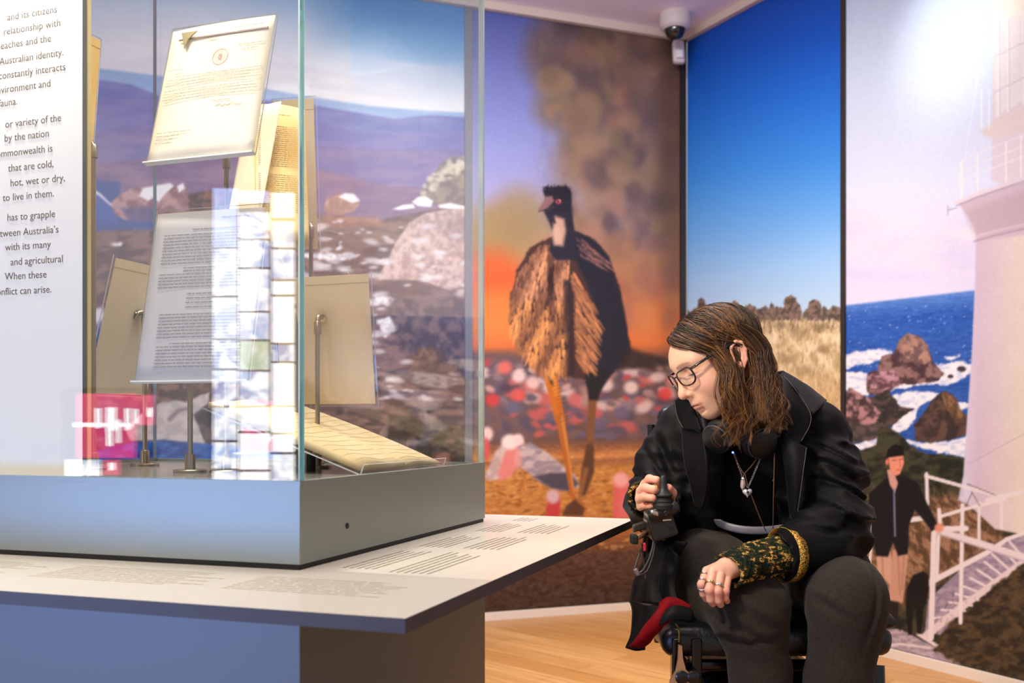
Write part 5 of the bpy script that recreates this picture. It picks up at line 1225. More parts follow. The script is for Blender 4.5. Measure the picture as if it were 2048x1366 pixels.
# ------------------------------------------------------------------ hair
M_hair = attr_color(mat('brown_hair', (110, 74, 44), 0.38, spec=0.45))
rh = np.random.RandomState(17)
CC = np.array([-.002, 0, .045]); CR = np.array([.0985, .0785, .0765])
def cap(d, off): d = d / np.linalg.norm(d); return CC + d * (CR + off)
def slerp(a, b, t):
    a = a / np.linalg.norm(a); b = b / np.linalg.norm(b); w = math.acos(max(-1, min(1, float(a @ b)))); 
    return a if w < 1e-4 else (math.sin((1 - t) * w) * a + math.sin(t * w) * b) / math.sin(w)
def strand_path(part_t, side, e_t, length, off, amp, ph, jit, N=34):
    """from the parting over the skull, then hanging: part_t runs front (0) to back (1)"""
    f0 = .080 - .165 * part_t; pd = np.array([f0 / .1, -.30 + .06 * part_t, .80 - .30 * (part_t - .35) ** 2])
    if side == 2: q = e_t * 2; E = np.array([[-.66, .74, -.40], [-.90, .42, -.42], [-.98, .05, -.40]])
    elif side > 0: q = np.interp(e_t, [0, .18, .45, .75, 1], [0, 1, 2, 3, 4]); E = np.array([[.54, .82, .05], [.30, .96, -.14], [-.16, .98, -.20], [-.50, .86, -.34], [-.74, .66, -.42]])
    else: q = np.interp(e_t, [0, 1], [0, 3]); E = np.array([[.30, -.95, .10], [-.10, -.98, -.20], [-.55, -.80, -.40], [-.90, -.20, -.46]])
    k = min(int(q), len(E) - 2); ed = E[k] * (1 - (q - k)) + E[k + 1] * (q - k) + jit * .05
    pts = []
    M = 13
    for i in range(M):
        t = i / (M - 1); d = slerp(pd + jit * .03, ed, t)
        pts.append(hw(cap(d, off + .004 * math.sin(math.pi * t))))
    v = pts[-1] - pts[-3]; v /= np.linalg.norm(v); p = pts[-1].copy(); step = length / (N - M)
    latx = np.cross(v, [0, 0, 1.0]); latx = latx / (np.linalg.norm(latx) + 1e-6)
    out = HL if side > 0 else -HL
    drift = (rh.uniform(-.034, .006) if e_t < .3 else rh.uniform(-.030, .018)) - .02 * max(e_t - .5, 0) if side != 2 else rh.uniform(-.050, .030)
    if side == 2: e_t = .9
    for i in range(N - M):
        t = (i + 1) / (N - M); g = np.array([0, 0, -1.0]); v = v * .80 + g * .20; v /= np.linalg.norm(v)
        p = p + v * step
        wv = amp * t * (math.sin(ph + t * t * 5 + t * 6.5) * (.5 + .6 * t))
        dr = drift * t ** 1.6
        pts.append(p + hh * (wv + dr) + out * (wv * .35 + (.010 + .012 * max(e_t - .4, 0)) * t))
    return np.array(pts)
def add_strands(acc, path, n, spread, r0, tone):
    N = len(path); fr = np.linspace(0, 1, N)
    for _ in range(n):
        o = rh.randn(3) * spread; conv = (1 - .80 * fr ** 1.4)[:, None]
        P = path + o * conv + np.stack([rh.randn() * .0018 * fr ** 2, rh.randn() * .0018 * fr ** 2, rh.randn() * .002 * fr], -1)
        P = P + (np.sin(fr * rh.uniform(10, 22) + rh.uniform(0, 6)) * .0012 * fr)[:, None] * rh.randn(3)
        T = np.gradient(P, axis=0); T /= np.linalg.norm(T, axis=1)[:, None] + 1e-9
        A = np.cross(T, np.array([.3, .8, .5])); A /= np.linalg.norm(A, axis=1)[:, None] + 1e-9; B = np.cross(T, A)
        rad = r0 * (1 - .75 * fr ** 2)[:, None]; rings = np.stack([P + rad * (A * math.cos(a) + B * math.sin(a)) for a in (0, 2.094, 4.189)], 1)
        k = sum(len(q) for q in acc[0]); idx = np.arange(N * 3).reshape(N, 3) + k
        q = np.stack([idx[:-1], np.roll(idx, -1, 1)[:-1], np.roll(idx, -1, 1)[1:], idx[1:]], -1).reshape(-1, 4)
        dark, mid, gold = np.array((46, 32, 22.)), np.array((102, 69, 41.)), np.array((176, 120, 64.))
        tt = tone + rh.uniform(-.25, .25); g = np.clip(tt + .42 * fr - .1, 0, 1)[:, None]
        c = np.where(g < .5, dark * (1 - 2 * g) + mid * 2 * g, mid * (2 - 2 * g) + gold * (2 * g - 1))
        acc[0].append(rings.reshape(-1, 3)); acc[1].append(q); acc[2].append(np.repeat(c, 3, 0))
acc = ([], [], [])
def over_ear(path):
    q = (path - HO) @ HB3.T
    m = (q[:, 0] > -.033) & (q[:, 0] < .016) & (q[:, 2] > -.036) & (q[:, 2] < .030) & (q[:, 1] > .05)
    return int(np.argmax(m)) if m.any() else None
for k in range(440):                                                    # near side, all the way round to the back
    pt = rh.rand(); et = np.clip(pt * 1.0 + rh.normal(0, .09), 0, 1)
    ln = rh.uniform(.12, .225)
    for _ in range(2):
        path = strand_path(pt, 1, et, ln, rh.uniform(-.001, .005), rh.uniform(.007, .024), 2.2 + 5 * et + rh.normal(0, .8), rh.randn(3))
        hit = over_ear(path)
        if hit is None: break
        et = et + rh.normal(0, .06)
    if hit is not None and rh.rand() > .05:
        if hit < 5: continue
        tail = [hw((-.030 + rh.normal(0, .004), .078, .022)), hw((-.044 + rh.normal(0, .004), .076, -.008 + rh.normal(0, .004)))]; q = tail[-1].copy(); d = np.array([.10, 0, -1.0]) * .012; ph = rh.uniform(0, 6.3); am = rh.uniform(.004, .012)
        for j in range(rh.randint(7, 13)): q = q + d; tail.append(q + hh * am * (j / 12) * math.sin(ph + j * .75) - np.array([0, .002 * j, 0]))
        path = np.array([tuple(v_) for v_ in smooth_path([tuple(v_) for v_ in list(path[:max(hit - 2, 4)]) + tail], 2)])
    add_strands(acc, path, rh.randint(6, 12), rh.uniform(.0018, .0032), .00088, rh.uniform(-.05, .66))
for k in range(60):                                                     # loose curling locks in front of the collar
    et = rh.uniform(.17, .9); path = strand_path(rh.rand(), 1, et, rh.uniform(.17, .235), .004, rh.uniform(.010, .022), rh.uniform(0, 6.3), rh.randn(3))
    hit = over_ear(path)
    if hit is not None: continue
    add_strands(acc, path, 6, .0015, .00085, rh.uniform(.25, .8))
for k in range(110):                                                    # the fall of hair behind the ear
    a0 = rh.uniform(-.070, -.034); st_ = [hw(cap(np.array([-.1 - .3 * rh.rand(), .35, .9]), .004)), hw((a0 * .5, .070, .080)), hw((a0, .080, .030)), hw((a0 - .010, .078, -.010))]
    q = st_[-1].copy(); ph = rh.uniform(0, 6.3); am = rh.uniform(.010, .026); dx = rh.uniform(-.10, .36); n_ = rh.randint(9, 15)
    for j in range(n_): q = q + np.array([dx * (1 - j / 16), -.10, -1.0]) * .0125; st_.append(q + hh * am * (j / 12) * math.sin(ph + j * .85))
    add_strands(acc, np.array([tuple(v_) for v_ in smooth_path([tuple(v_) for v_ in st_], 2)]), 8, .0026, .0009, rh.uniform(-.05, .55))
for k in range(190):                                                    # the back, over the nape and the collar
    pt = .5 + .5 * rh.rand(); path = strand_path(pt, 2, rh.rand(), rh.uniform(.11, .205), rh.uniform(.001, .012), rh.uniform(.004, .016), rh.uniform(0, 6.3), rh.randn(3))
    add_strands(acc, path, 8, .0026, .00095, rh.uniform(-.05, .5))
for k in range(90):
    pt = rh.rand(); path = strand_path(pt, -1, np.clip(pt + rh.normal(0, .06), 0, 1), rh.uniform(.12, .18), rh.uniform(0, .006), .006, rh.uniform(0, 6.3), rh.randn(3))
    add_strands(acc, path, 6, .0025, .0011, rh.uniform(.05, .5))
vcap = Vol((-.125, -.095, -.09), (.115, .095, .150), .0030)             # the mass under the strands
vcap.ell(CC, CR + .0005); vcap.ell((-.052, 0, -.03), (.040, .054, .060), .02)
vcap.ell((.078, .01, .008), (.060, .10, .062), .012, op='sub'); vcap.ell((.02, .09, -.01), (.052, .05, .056), .01, op='sub'); vcap.ell((.03, 0, -.07), (.09, .10, .06), .01, op='sub')
cv_, cq_ = vcap.mesh(2); tone = fbm(cv_[:, 1] * 240, cv_[:, 0] * 30 + cv_[:, 2] * 30, 5)[:, None]
acc[0].insert(0, HO + cv_ @ HB3); acc[2].insert(0, np.array((62, 42, 28.)) * (1 - tone) + np.array((110, 74, 44.)) * tone)
nv0 = len(cv_); acc[1][:] = [q + nv0 for q in acc[1]]; acc[1].insert(0, cq_)
link('hair', np_mesh('hair', np.concatenate(acc[0]), np.concatenate(acc[1]), np.concatenate(acc[2])), M_hair, person, True)

# ------------------------------------------------------------------ clothes
def creases(P, lst):
    """soft grooves and ridges: (centre, direction across, half width, depth, reach)"""
    d = 0
    for c, n, w_, a, r_ in lst:
        q = P - np.array(c); n = np.array(n, float); n /= np.linalg.norm(n); s_ = q @ n
        s_ = s_ + .012 * np.sin(q[..., 0] * 40 + q[..., 1] * 25)
        d = d + (a * np.exp(-(s_ / w_) ** 2) - .6 * a * np.exp(-((s_ - 2 * w_) / (1.2 * w_)) ** 2)) * np.exp(-(np.linalg.norm(q, axis=-1) / r_) ** 2)
    return d
M_coat = mat('black_velvet', (14, 14, 15), 0.6, spec=0.14, Sheen_Weight=0.03, Sheen_Roughness=0.35)
noise_color(M_coat, (9, 9, 10), (16, 16, 17), 14); bump(M_coat, 260, .15, .001)
M_top = mat('black_knit_top', (12, 12, 13), 0.85, spec=0.2); bump(M_top, 420, .3, .001)
M_trs = mat('brown_black_jersey', (52, 45, 38), 0.9, spec=0.12, Sheen_Weight=0.06); noise_color(M_trs, (44, 37, 31), (52, 45, 38), 240, 2); bump(M_trs, 700, .4, .0008)
M_lining = mat('crimson_lining', (116, 2, 12), 0.75, spec=.15)
def cloth(name, v, m, sm=2):
    V, Q = v.mesh(sm); return link(name, np_mesh(name, V, Q), m, person, True)
SHL, SHR = np.array((.735, 2.325, .985)), np.array((.420, 2.425, .985))
CF = np.array((-.303, -.953, 0.))                                       # where the chest faces
CS = np.array((.953, -.303, 0.))                                        # across the chest to the wearer's left
def torso(v, g, k=.05):
    v.cone(SHR + CS * .04 - (0, 0, .008), SHL - CS * .045 - (0, 0, .012), .056 + g, .056 + g, .05)
    v.chain([(.575, 2.385, .955), (.582, 2.44, .80), (.580, 2.50, .655)], [.118 + g, .122 + g, .140 + g], k)
    v.cone((.520, 2.36, .86), (.650, 2.32, .86), .070 + g, .070 + g, .05)
v = Vol((.34, 2.10, .58), (.84, 2.74, 1.10), .0065); torso(v, 0.0); v.chain([(.578, 2.37, .99), tuple(hw((-.045, -.045, -.135)))], [.080, .062], .04)
v.box((.58, 2.4, .50), (.4, .5, .135), op='sub'); cloth('black_top', v, M_top)
v = Vol((.24, 1.93, .575), (.92, 2.76, 1.16), .0048)
torso(v, .022, .06)
v.chain([SHR + (0, 0, .0), (.372, 2.425, .900), (.352, 2.405, .806), (.318, 2.275, .818), (.302, 2.215, .836)], [.064, .058, .054, .046, .042], .05)
v.chain([SHL - (.018, 0, .012), (.722, 2.255, .880), (.704, 2.170, .775), (.640, 2.125, .738), (.556, 2.073, .728)], [.058, .062, .062, .055, .054], .05)
v.chain([(.41, 2.42, .70), (.40, 2.36, .62)], [.06, .06], .05); v.chain([(.735, 2.42, .72), (.735, 2.34, .66)], [.07, .055], .05)
v.chain([(.600, 2.43, 1.03), (.585, 2.42, 1.055)], [.085, .080], .04)
def opening(P):                                                         # open front: a wedge seen from the chest
    p = P - np.array((.556, 2.28, .90)); x = p @ CS; y = p @ CF; z = p[..., 2]
    half = .058 + .10 * np.clip((z + .0) / .16, 0, 1) * 0 + .030 * np.clip(-z / .25, 0, 1)
    return np.maximum(np.abs(x + .012) - half, -(y + .11))
v.fn(opening)
v.chain([tuple(hw((-.03, 0, -.08))), (.565, 2.33, 1.03), (.570, 2.36, .95)], [.066, .075, .07], .02, 'sub')
v.chain([(.300, 2.235, .836), (.285, 2.12, .846)], [.036, .044], .01, 'sub'); v.chain([(.575, 2.085, .728), (.47, 2.02, .72)], [.047, .052], .006, 'sub')
SLEEVE = [(pxw((1700, y, 2.17)), (.25, 0, 1), .0065, .011, .085) for y in (880, 915, 948, 985)] + [(pxw((1640, 900, 2.15)), (.9, 0, .5), .007, .010, .07), (pxw((1660, 1010, 2.12)), (.5, 0, 1), .008, .012, .09), (pxw((1640, 1060, 2.07)), (-.2, 0, 1), .007, .010, .08), (pxw((1335, 880, 2.30)), (.95, 0, .4), .007, .010, .09), (pxw((1310, 905, 2.32)), (.9, 0, .5), .006, .010, .08), (pxw((1352, 920, 2.26)), (1, 0, .2), .007, .010, .10), (pxw((1300, 950, 2.30)), (.5, 0, 1), .006, .009, .06)]
def folds(P):
    el = np.array((.345, 2.42, .82)); er = np.array((.72, 2.20, .80)); w1 = np.exp(-(np.linalg.norm(P - el, axis=-1) / .15) ** 2); w2 = np.exp(-(np.linalg.norm(P - er, axis=-1) / .20) ** 2)
    n1 = np.abs(vn3(P + .02 * P[..., ::-1], (.09, .09, .028), 3) - .5) * 2; n2 = np.abs(vn3(P, (.12, .06, .032), 6) - .5) * 2
    n3 = vn3(P, (.05, .05, .09), 8) - .5
    n4 = np.abs(vn3(P + .01 * P[..., ::-1], (.045, .05, .10), 18) - .5) * 2
    cu = 1 - np.exp(-(np.linalg.norm(P - np.array((.57, 2.08, .728)), axis=-1) / .085) ** 4)
    return cu * ((n1 - .4) * .030 * w1 + (n2 - .4) * .034 * w2 + n3 * .008 + (n4 - .4) * .008) + cu * creases(P, SLEEVE)
v.warp(folds)
coat = cloth('coat', v, M_coat)
# collar and lapels: thick folded plates
def plate(name, pts, th, m, nrm=None, parent=None, bev=.0025):
    """thick plate over a smooth outline of 3-D points (fan from the middle)"""
    pp = [Vector(p) for p in pts]; P = []
    for i in range(len(pp)):
        a, b, c_, d = pp[i - 1], pp[i], pp[(i + 1) % len(pp)], pp[(i + 2) % len(pp)]
        for t in (0, .33, .67): P.append(.7 * b.lerp(c_, t) + .3 * .5 * ((2 * b) + (c_ - a) * t + (2 * a - 5 * b + 4 * c_ - d) * t * t + (3 * b - a - 3 * c_ + d) * t ** 3))
    c = sum(P, Vector()) / len(P)
    n = Vector()
    for i in range(len(P)): n += (P[i] - c).cross(P[(i + 1) % len(P)] - c)
    n.normalize()
    if nrm is not None and n.dot(Vector(nrm)) < 0: n = -n; P.reverse()
    bm = bmesh.new(); a = [bm.verts.new(p + n * th / 2) for p in P]; b = [bm.verts.new(p - n * th / 2) for p in P]
    ca, cb = bm.verts.new(c + n * (th * .9)), bm.verts.new(c - n * th / 2); k = len(P)
    for i in range(k):
        j = (i + 1) % k; bm.faces.new((a[i], a[j], ca)); bm.faces.new((b[j], b[i], cb)); bm.faces.new((a[j], a[i], b[i], b[j]))
    return from_bm(name, bm, m, parent or person, False)
PXL = lambda *q: [W(*t) for t in q]
def drape(name, rows, m, parent, th=.004, seed=1, amp=.006):
    """cloth through rows of points (each row left to right), thickened"""
    G = [smooth_path(r, 5) for r in rows]; n = len(G[0]); cols = [smooth_path([g[k] for g in G], 5) for k in range(n)]; mrow = len(cols[0]); bm = bmesh.new(); A, B = [], []
    for i in range(n):
        for j in range(mrow):
            p = cols[i][j]; q = np.array(p); dz = amp * (float(vn3(q[None], (.03, .03, .07), seed)[0]) - .5) * 2
            dx = (cols[min(i + 1, n - 1)][j] - cols[max(i - 1, 0)][j]); dy = (cols[i][min(j + 1, mrow - 1)] - cols[i][max(j - 1, 0)]); nn = dx.cross(dy); nn.normalize()
            A.append(bm.verts.new(p + nn * (dz + th / 2))); B.append(bm.verts.new(p + nn * (dz - th / 2)))
    for i in range(n - 1):
        for j in range(mrow - 1):
            k = i * mrow + j; q = (k, k + 1, k + mrow + 1, k + mrow)
            bm.faces.new([A[t] for t in q]); bm.faces.new([B[t] for t in q[::-1]])
    rim = [j for j in range(mrow)] + [i * mrow + mrow - 1 for i in range(1, n)] + [(n - 1) * mrow + j for j in range(mrow - 2, -1, -1)] + [i * mrow for i in range(n - 2, 0, -1)]
    for t in range(len(rim)): a, b = rim[t], rim[(t + 1) % len(rim)]; bm.faces.new((A[b], A[a], B[a], B[b]))
    return from_bm(name, bm, m, parent, True)
def seam_highlight(pts, parent):
    bm = bmesh.new(); tube(bm, smooth_path(pts, 6), .0007, 5); return from_bm('seam_highlight', bm, M_seam, parent, True)
M_seam = mat('grey_seam_highlight', (92, 88, 82), .6)  # highlight along the lapel seam, put into the grey of a thin tube
lp = drape('lapel', [PXL((1542, 752, 2.30), (1566, 752, 2.27), (1590, 778, 2.225)), PXL((1536, 790, 2.235), (1578, 800, 2.205), (1622, 832, 2.188)), PXL((1548, 836, 2.195), (1580, 850, 2.175), (1606, 876, 2.168)), PXL((1574, 884, 2.165), (1588, 886, 2.158), (1596, 888, 2.155))], M_coat, coat, .006, 3, .002)
seam_highlight(PXL((1568, 753, 2.262), (1590, 778, 2.220), (1622, 832, 2.182), (1606, 876, 2.163), (1594, 888, 2.152)), lp)
lp = drape('lapel', [PXL((1562, 856, 2.18), (1588, 884, 2.156), (1613, 896, 2.150)), PXL((1566, 900, 2.165), (1590, 920, 2.140), (1608, 932, 2.135)), PXL((1574, 960, 2.155), (1590, 980, 2.135), (1600, 990, 2.135)), PXL((1582, 1034, 2.16), (1588, 1042, 2.150), (1592, 1046, 2.15))], M_coat, coat, .006, 5, .003)
seam_highlight(PXL((1613, 896, 2.144), (1608, 932, 2.130), (1600, 990, 2.130), (1592, 1046, 2.145)), lp)
lp = drape('lapel', [PXL((1349, 803, 2.27), (1362, 795, 2.245), (1376, 800, 2.225)), PXL((1354, 832, 2.255), (1374, 830, 2.22), (1394, 832, 2.20)), PXL((1366, 856, 2.24), (1384, 858, 2.21), (1404, 862, 2.185))], M_coat, coat, .007, 7, .003)
seam_highlight(PXL((1349, 803, 2.262), (1354, 832, 2.248), (1366, 856, 2.232)), lp)
lp = drape('lapel', [PXL((1364, 848, 2.26), (1386, 856, 2.225), (1406, 868, 2.195)), PXL((1366, 900, 2.245), (1394, 905, 2.205), (1416, 925, 2.172)), PXL((1378, 960, 2.225), (1398, 965, 2.195), (1412, 980, 2.178)), PXL((1390, 1010, 2.215), (1398, 1014, 2.20), (1404, 1018, 2.19))], M_coat, coat, .008, 9, .005)
drape('collar', [PXL((1500, 800, 2.46), (1540, 752, 2.42), (1566, 744, 2.34), (1554, 752, 2.26)), PXL((1520, 830, 2.49), (1590, 776, 2.46), (1612, 772, 2.35), (1590, 792, 2.235)), PXL((1540, 860, 2.50), (1640, 806, 2.47), (1650, 806, 2.33), (1622, 832, 2.20))], M_coat, coat, .006, 3, .004)
# trousers
v = Vol((.30, 1.90, .19), (.88, 2.70, .80), .0055); v2 = Vol((.30, 1.90, .19), (.88, 2.70, .80), .0055)
v.cone((.500, 2.50, .660), (.675, 2.50, .660), .118, .118, .06)
v.chain([(.462, 2.47, .660), (.458, 2.24, .645), (.490, 2.060, .622), (.512, 2.060, .48), (.528, 2.10, .22)], [.112, .100, .072, .058, .050], .04)
v2.chain([(.700, 2.47, .660), (.704, 2.24, .660), (.688, 2.040, .642), (.668, 2.040, .47), (.632, 2.10, .22)], [.105, .092, .072, .060, .052], .04)
v2.ell((.702, 2.07, .60), (.060, .055, .10), .05)
hk = np.maximum(.012 - np.abs(v.D - v2.D), 0) / .012; v.D = np.minimum(v.D, v2.D) - hk * hk * .003
def tfold(P):
    kn = np.array((.50, 2.04, .58)); w_ = np.exp(-(np.linalg.norm(P - kn, axis=-1) / .11) ** 2) + .6 * np.exp(-(np.linalg.norm(P - np.array((.62, 2.2, .66)), axis=-1) / .10) ** 2)
    return (np.abs(vn3(P, (.10, .10, .030), 13) - .5) * 2 - .4) * .016 * w_ + (vn3(P, (.07, .07, .12), 15) - .5) * .008 + creases(P, KNEE)
KNEE = [(pxw((1470, 1250, 2.0)), (.35, 0, 1), .007, .012, .07), (pxw((1465, 1280, 2.0)), (-.1, 0, 1), .006, .011, .06), (pxw((1500, 1225, 1.98)), (.5, 0, 1), .008, .009, .06), (pxw((1440, 1225, 2.02)), (.8, 0, .6), .007, .010, .06), (pxw((1640, 1190, 1.97)), (.6, 0, 1), .007, .010, .06), (pxw((1735, 1200, 2.0)), (1, 0, -.3), .008, .009, .08), (pxw((1530, 1160, 2.0)), (.2, 0, 1), .010, .010, .06)]
v.warp(tfold); cloth('trousers', v, M_trs)
bm = bmesh.new(); tube(bm, smooth_path([W(1428, 1040, 2.262), W(1452, 1052, 2.245), W(1490, 1060, 2.225), W(1540, 1060, 2.215), W(1592, 1052, 2.22)], 6), [.002, .004, .006] + [.009] * 19 + [.006, .004, .002], 12, flat=.4, ref=(0, 0, 1))
from_bm('grey_waistband', bm, mat('grey_satin', (120, 116, 122), .4, Sheen_Weight=.2), person, True)
# gold braid round the left cuff
M_gold = mat('gold_braid', (196, 148, 48), .4, .35)
def braid():
    n, l, b = nodes(M_gold); tc = n.new('ShaderNodeTexCoord'); vo = n.new('ShaderNodeTexVoronoi'); vo.inputs['Scale'].default_value = 210; vo.feature = 'F1'
    cr = n.new('ShaderNodeValToRGB'); es = cr.color_ramp.elements; es[0].position = .0; es[0].color = rgba((236, 190, 90)); es[1].position = .30; es[1].color = rgba((226, 176, 70))
    for p_, c_ in ((.34, (44, 30, 10)), (.50, (44, 30, 10)), (.56, (206, 156, 60))): e_ = es.new(p_); e_.color = rgba(c_)
    l.new(tc.outputs['Object'], vo.inputs['Vector']); l.new(vo.outputs['Distance'], cr.inputs[0]); l.new(cr.outputs[0], b.inputs['Base Color'])
    bp = n.new('ShaderNodeBump'); bp.inputs['Strength'].default_value = .6; bp.inputs['Distance'].default_value = .002; l.new(vo.outputs['Distance'], bp.inputs['Height']); l.new(bp.outputs[0], b.inputs['Normal'])
braid()
def ring_band(name, c, axis, ra, rb, wd, th, m, parent, up=(0, 0, 1), n=48):
    axis = Vector(axis).normalized(); up = Vector(up); up = (up - axis * up.dot(axis)).normalized(); sd = axis.cross(up); bm = bmesh.new(); rg = []
    for k in range(n):
        a = 2 * math.pi * k / n; e = sd * math.cos(a) + up * math.sin(a); p = Vector(c) + sd * (ra * math.cos(a)) + up * (rb * math.sin(a))
        rg.append([bm.verts.new(p + axis * (wd / 2 * i) + e * (th * j)) for i, j in ((-1, 0), (-1, 1), (1, 1), (1, 0))])
    for k in range(n):
        a, b = rg[k], rg[(k + 1) % n]
        for q in range(4): bm.faces.new((a[q], a[(q + 1) % 4], b[(q + 1) % 4], b[q]))
    return from_bm(name, bm, m, parent, True)
ring_band('gold_braid', (.574, 2.085, .7285), (.92, .39, .0), .0578, .0562, .022, .0018, M_gold, coat)
# knitted wrist warmers
M_knit = mat('green_gold_knit', (70, 70, 40), .95, spec=.1)
def knit():
    n, l, b = nodes(M_knit); tc = n.new('ShaderNodeTexCoord'); nz = n.new('ShaderNodeTexNoise'); nz.inputs['Scale'].default_value = 62; nz.inputs['Detail'].default_value = 2
    mp = n.new('ShaderNodeMapping'); mp.inputs['Scale'].default_value = (1, 1, 1.9); l.new(tc.outputs['Object'], mp.inputs[0])
    cr = n.new('ShaderNodeValToRGB'); cr.color_ramp.interpolation = 'CONSTANT'
    els = cr.color_ramp.elements; els[0].position = 0; els[0].color = rgba((24, 32, 26)); els[1].position = .44; els[1].color = rgba((38, 46, 30))
    for p_, c_ in ((.51, (62, 46, 30)), (.56, (134, 106, 54)), (.605, (190, 154, 80)), (.66, (48, 38, 26))): e = els.new(p_); e.color = rgba(c_)
    l.new(mp.outputs[0], nz.inputs['Vector']); l.new(nz.outputs['Fac'], cr.inputs[0]); l.new(cr.outputs[0], b.inputs['Base Color'])
knit()
def warmer(pts, rs, lo, hi):
    v = Vol(lo, hi, .0021); v.chain(pts, rs, .01, flat=((0, 0, 1), .86))
    a, b = np.array(pts[0]), np.array(pts[-1]); d = (b - a) / np.linalg.norm(b - a)
    inner = [a - d * .06] + [np.array(p) for p in pts] + [b + d * .06]; v.chain([tuple(p) for p in inner], [rs[0] - .005] + [r - .0045 for r in rs] + [rs[-1] - .004], 0, 'sub', ((0, 0, 1), .86))
    L = np.linalg.norm(b - a)
    def st(P):
        t = (P - a) @ d; q = P - a - t[..., None] * d; an = np.arctan2(q[..., 2], q @ np.cross(d, [0, 0, 1.0]))
        return -.0036 * np.abs(np.sin(t / .0052 * math.pi * .5 + np.sin(an * 15) * .9)) * (np.abs(np.sin(an * 15)) * .6 + .4)
    v.warp(st); cut0 = lambda P: (P - a) @ d; cut1 = lambda P: L - (P - a) @ d; v.fn(cut0); v.fn(cut1); return cloth('wrist_warmer', v, M_knit, 0)
warmer([(.560, 2.078, .728), (.505, 2.042, .722), (.462, 2.012, .716), (.432, 1.996, .706)], [.047, .043, .040, .040], (.36, 1.90, .62), (.64, 2.16, .81))
warmer([(.300, 2.235, .838), (.292, 2.175, .846), (.287, 2.140, .846)], [.036, .035, .037], (.22, 2.05, .77), (.37, 2.30, .92))
# coat tail with red lining hanging beside the seat
drape('coat_tail', [PXL((1310, 1075, 2.30), (1345, 1080, 2.22), (1375, 1085, 2.20)), PXL((1290, 1120, 2.30), (1315, 1130, 2.21), (1345, 1140, 2.20)), PXL((1268, 1165, 2.28), (1300, 1172, 2.18), (1335, 1180, 2.17)), PXL((1258, 1205, 2.26), (1300, 1208, 2.15), (1340, 1210, 2.13))], M_coat, coat, .006, 4, .010)
drape('coat_tail', [PXL((1338, 1095, 2.19), (1356, 1110, 2.16), (1362, 1130, 2.15)), PXL((1322, 1150, 2.17), (1336, 1160, 2.13), (1350, 1170, 2.12)), PXL((1318, 1200, 2.16), (1338, 1205, 2.11), (1362, 1215, 2.09))], M_coat, coat, .005, 9, .006)
drape('red_lining', [PXL((1318, 1206, 2.085), (1336, 1197, 2.070), (1360, 1199, 2.062), (1384, 1214, 2.058)), PXL((1312, 1222, 2.070), (1330, 1216, 2.050), (1346, 1222, 2.055), (1362, 1226, 2.048)), PXL((1300, 1240, 2.075), (1314, 1242, 2.045), (1328, 1246, 2.060), (1340, 1244, 2.050)), PXL((1280, 1268, 2.09), (1292, 1270, 2.055), (1304, 1276, 2.070), (1314, 1270, 2.055)), PXL((1256, 1292, 2.11), (1268, 1294, 2.085), (1280, 1296, 2.090), (1292, 1292, 2.078))], M_lining, coat, .004, 6, .009)
drape('coat_hem', [PXL((1262, 1200, 2.20), (1290, 1210, 2.13), (1322, 1212, 2.10)), PXL((1268, 1226, 2.19), (1290, 1236, 2.12), (1310, 1232, 2.10)), PXL((1262, 1272, 2.16), (1276, 1286, 2.11), (1294, 1270, 2.10)), PXL((1253, 1297, 2.14), (1270, 1301, 2.10), (1290, 1300, 2.09))], M_coat, coat, .004, 8, .004)
drape('coat_hem', [PXL((1328, 1226, 2.045), (1350, 1212, 2.040), (1384, 1216, 2.045)), PXL((1322, 1240, 2.040), (1346, 1226, 2.030), (1386, 1228, 2.035)), PXL((1314, 1256, 2.045), (1342, 1240, 2.030), (1384, 1240, 2.035))], M_coat, coat, .005, 11, .005)
# ------------------------------------------------------------------ glasses, headphones, jewellery
M_tort = mat('dark_tortoiseshell', (48, 30, 22), .18, spec=.6); noise_color(M_tort, (22, 16, 15), (88, 54, 32), 90, 2, lo=.55, hi=.70)
M_lens = glass_material('spectacle_lens', (.97, .98, 1, 1), .05)
def lens_pt(s, a, grow=0.0):
    ca, sa = math.cos(a), math.sin(a); w_, h_ = .0250 + grow, (.0172 if sa > 0 else .0188) + grow
    x = w_ * math.copysign(abs(ca) ** (.62 if sa > 0 else .80), ca); z = h_ * math.copysign(abs(sa) ** (.74 if sa > 0 else .86), sa)
    l = .0335 + x                                                       # outwards from the nose for both sides
    return hwv((.108 - 1.9 * (l - .008) ** 2 - .18 * (l - .033) + .10 * z, s * l, .0125 + z + (.003 if (sa > 0 and ca > 0) else 0) * ca * sa * 2))
gl = empty('glasses', hwv((.10, 0, .0125)), label='dark tortoiseshell glasses worn by the seated person', cat='glasses')
for s in (1, -1):
    bm = bmesh.new(); P = [lens_pt(s, 2 * math.pi * k / 40) for k in range(40)]; tube(bm, P + P[:2], .0017, 8, flat=1.2); auto_smooth(from_bm('rim', bm, M_tort, gl))
    bm = bmesh.new(); Q = [lens_pt(s, 2 * math.pi * k / 40, -.001) for k in range(40)]; c = sum(Q, Vector()) / 40; a = [bm.verts.new(p) for p in Q]; cc = bm.verts.new(c + Vector(HF) * .002)
    for k in range(40): bm.faces.new((a[k], a[(k + 1) % 40], cc))
    from_bm('lens', bm, M_lens, gl, True)
    bm = bmesh.new(); tube(bm, smooth_path([lens_pt(s, .45), hwv((.094, s * .0665, .0255)), hwv((.080, s * .0725, .0280)), hwv((.03, s * .080, .0315)), hwv((-.002, s * .0845, .0335)), hwv((-.020, s * .086, .020))], 6), .0032, 10, flat=.36, ref=(0, 0, 1)); auto_smooth(from_bm('temple', bm, M_tort, gl))
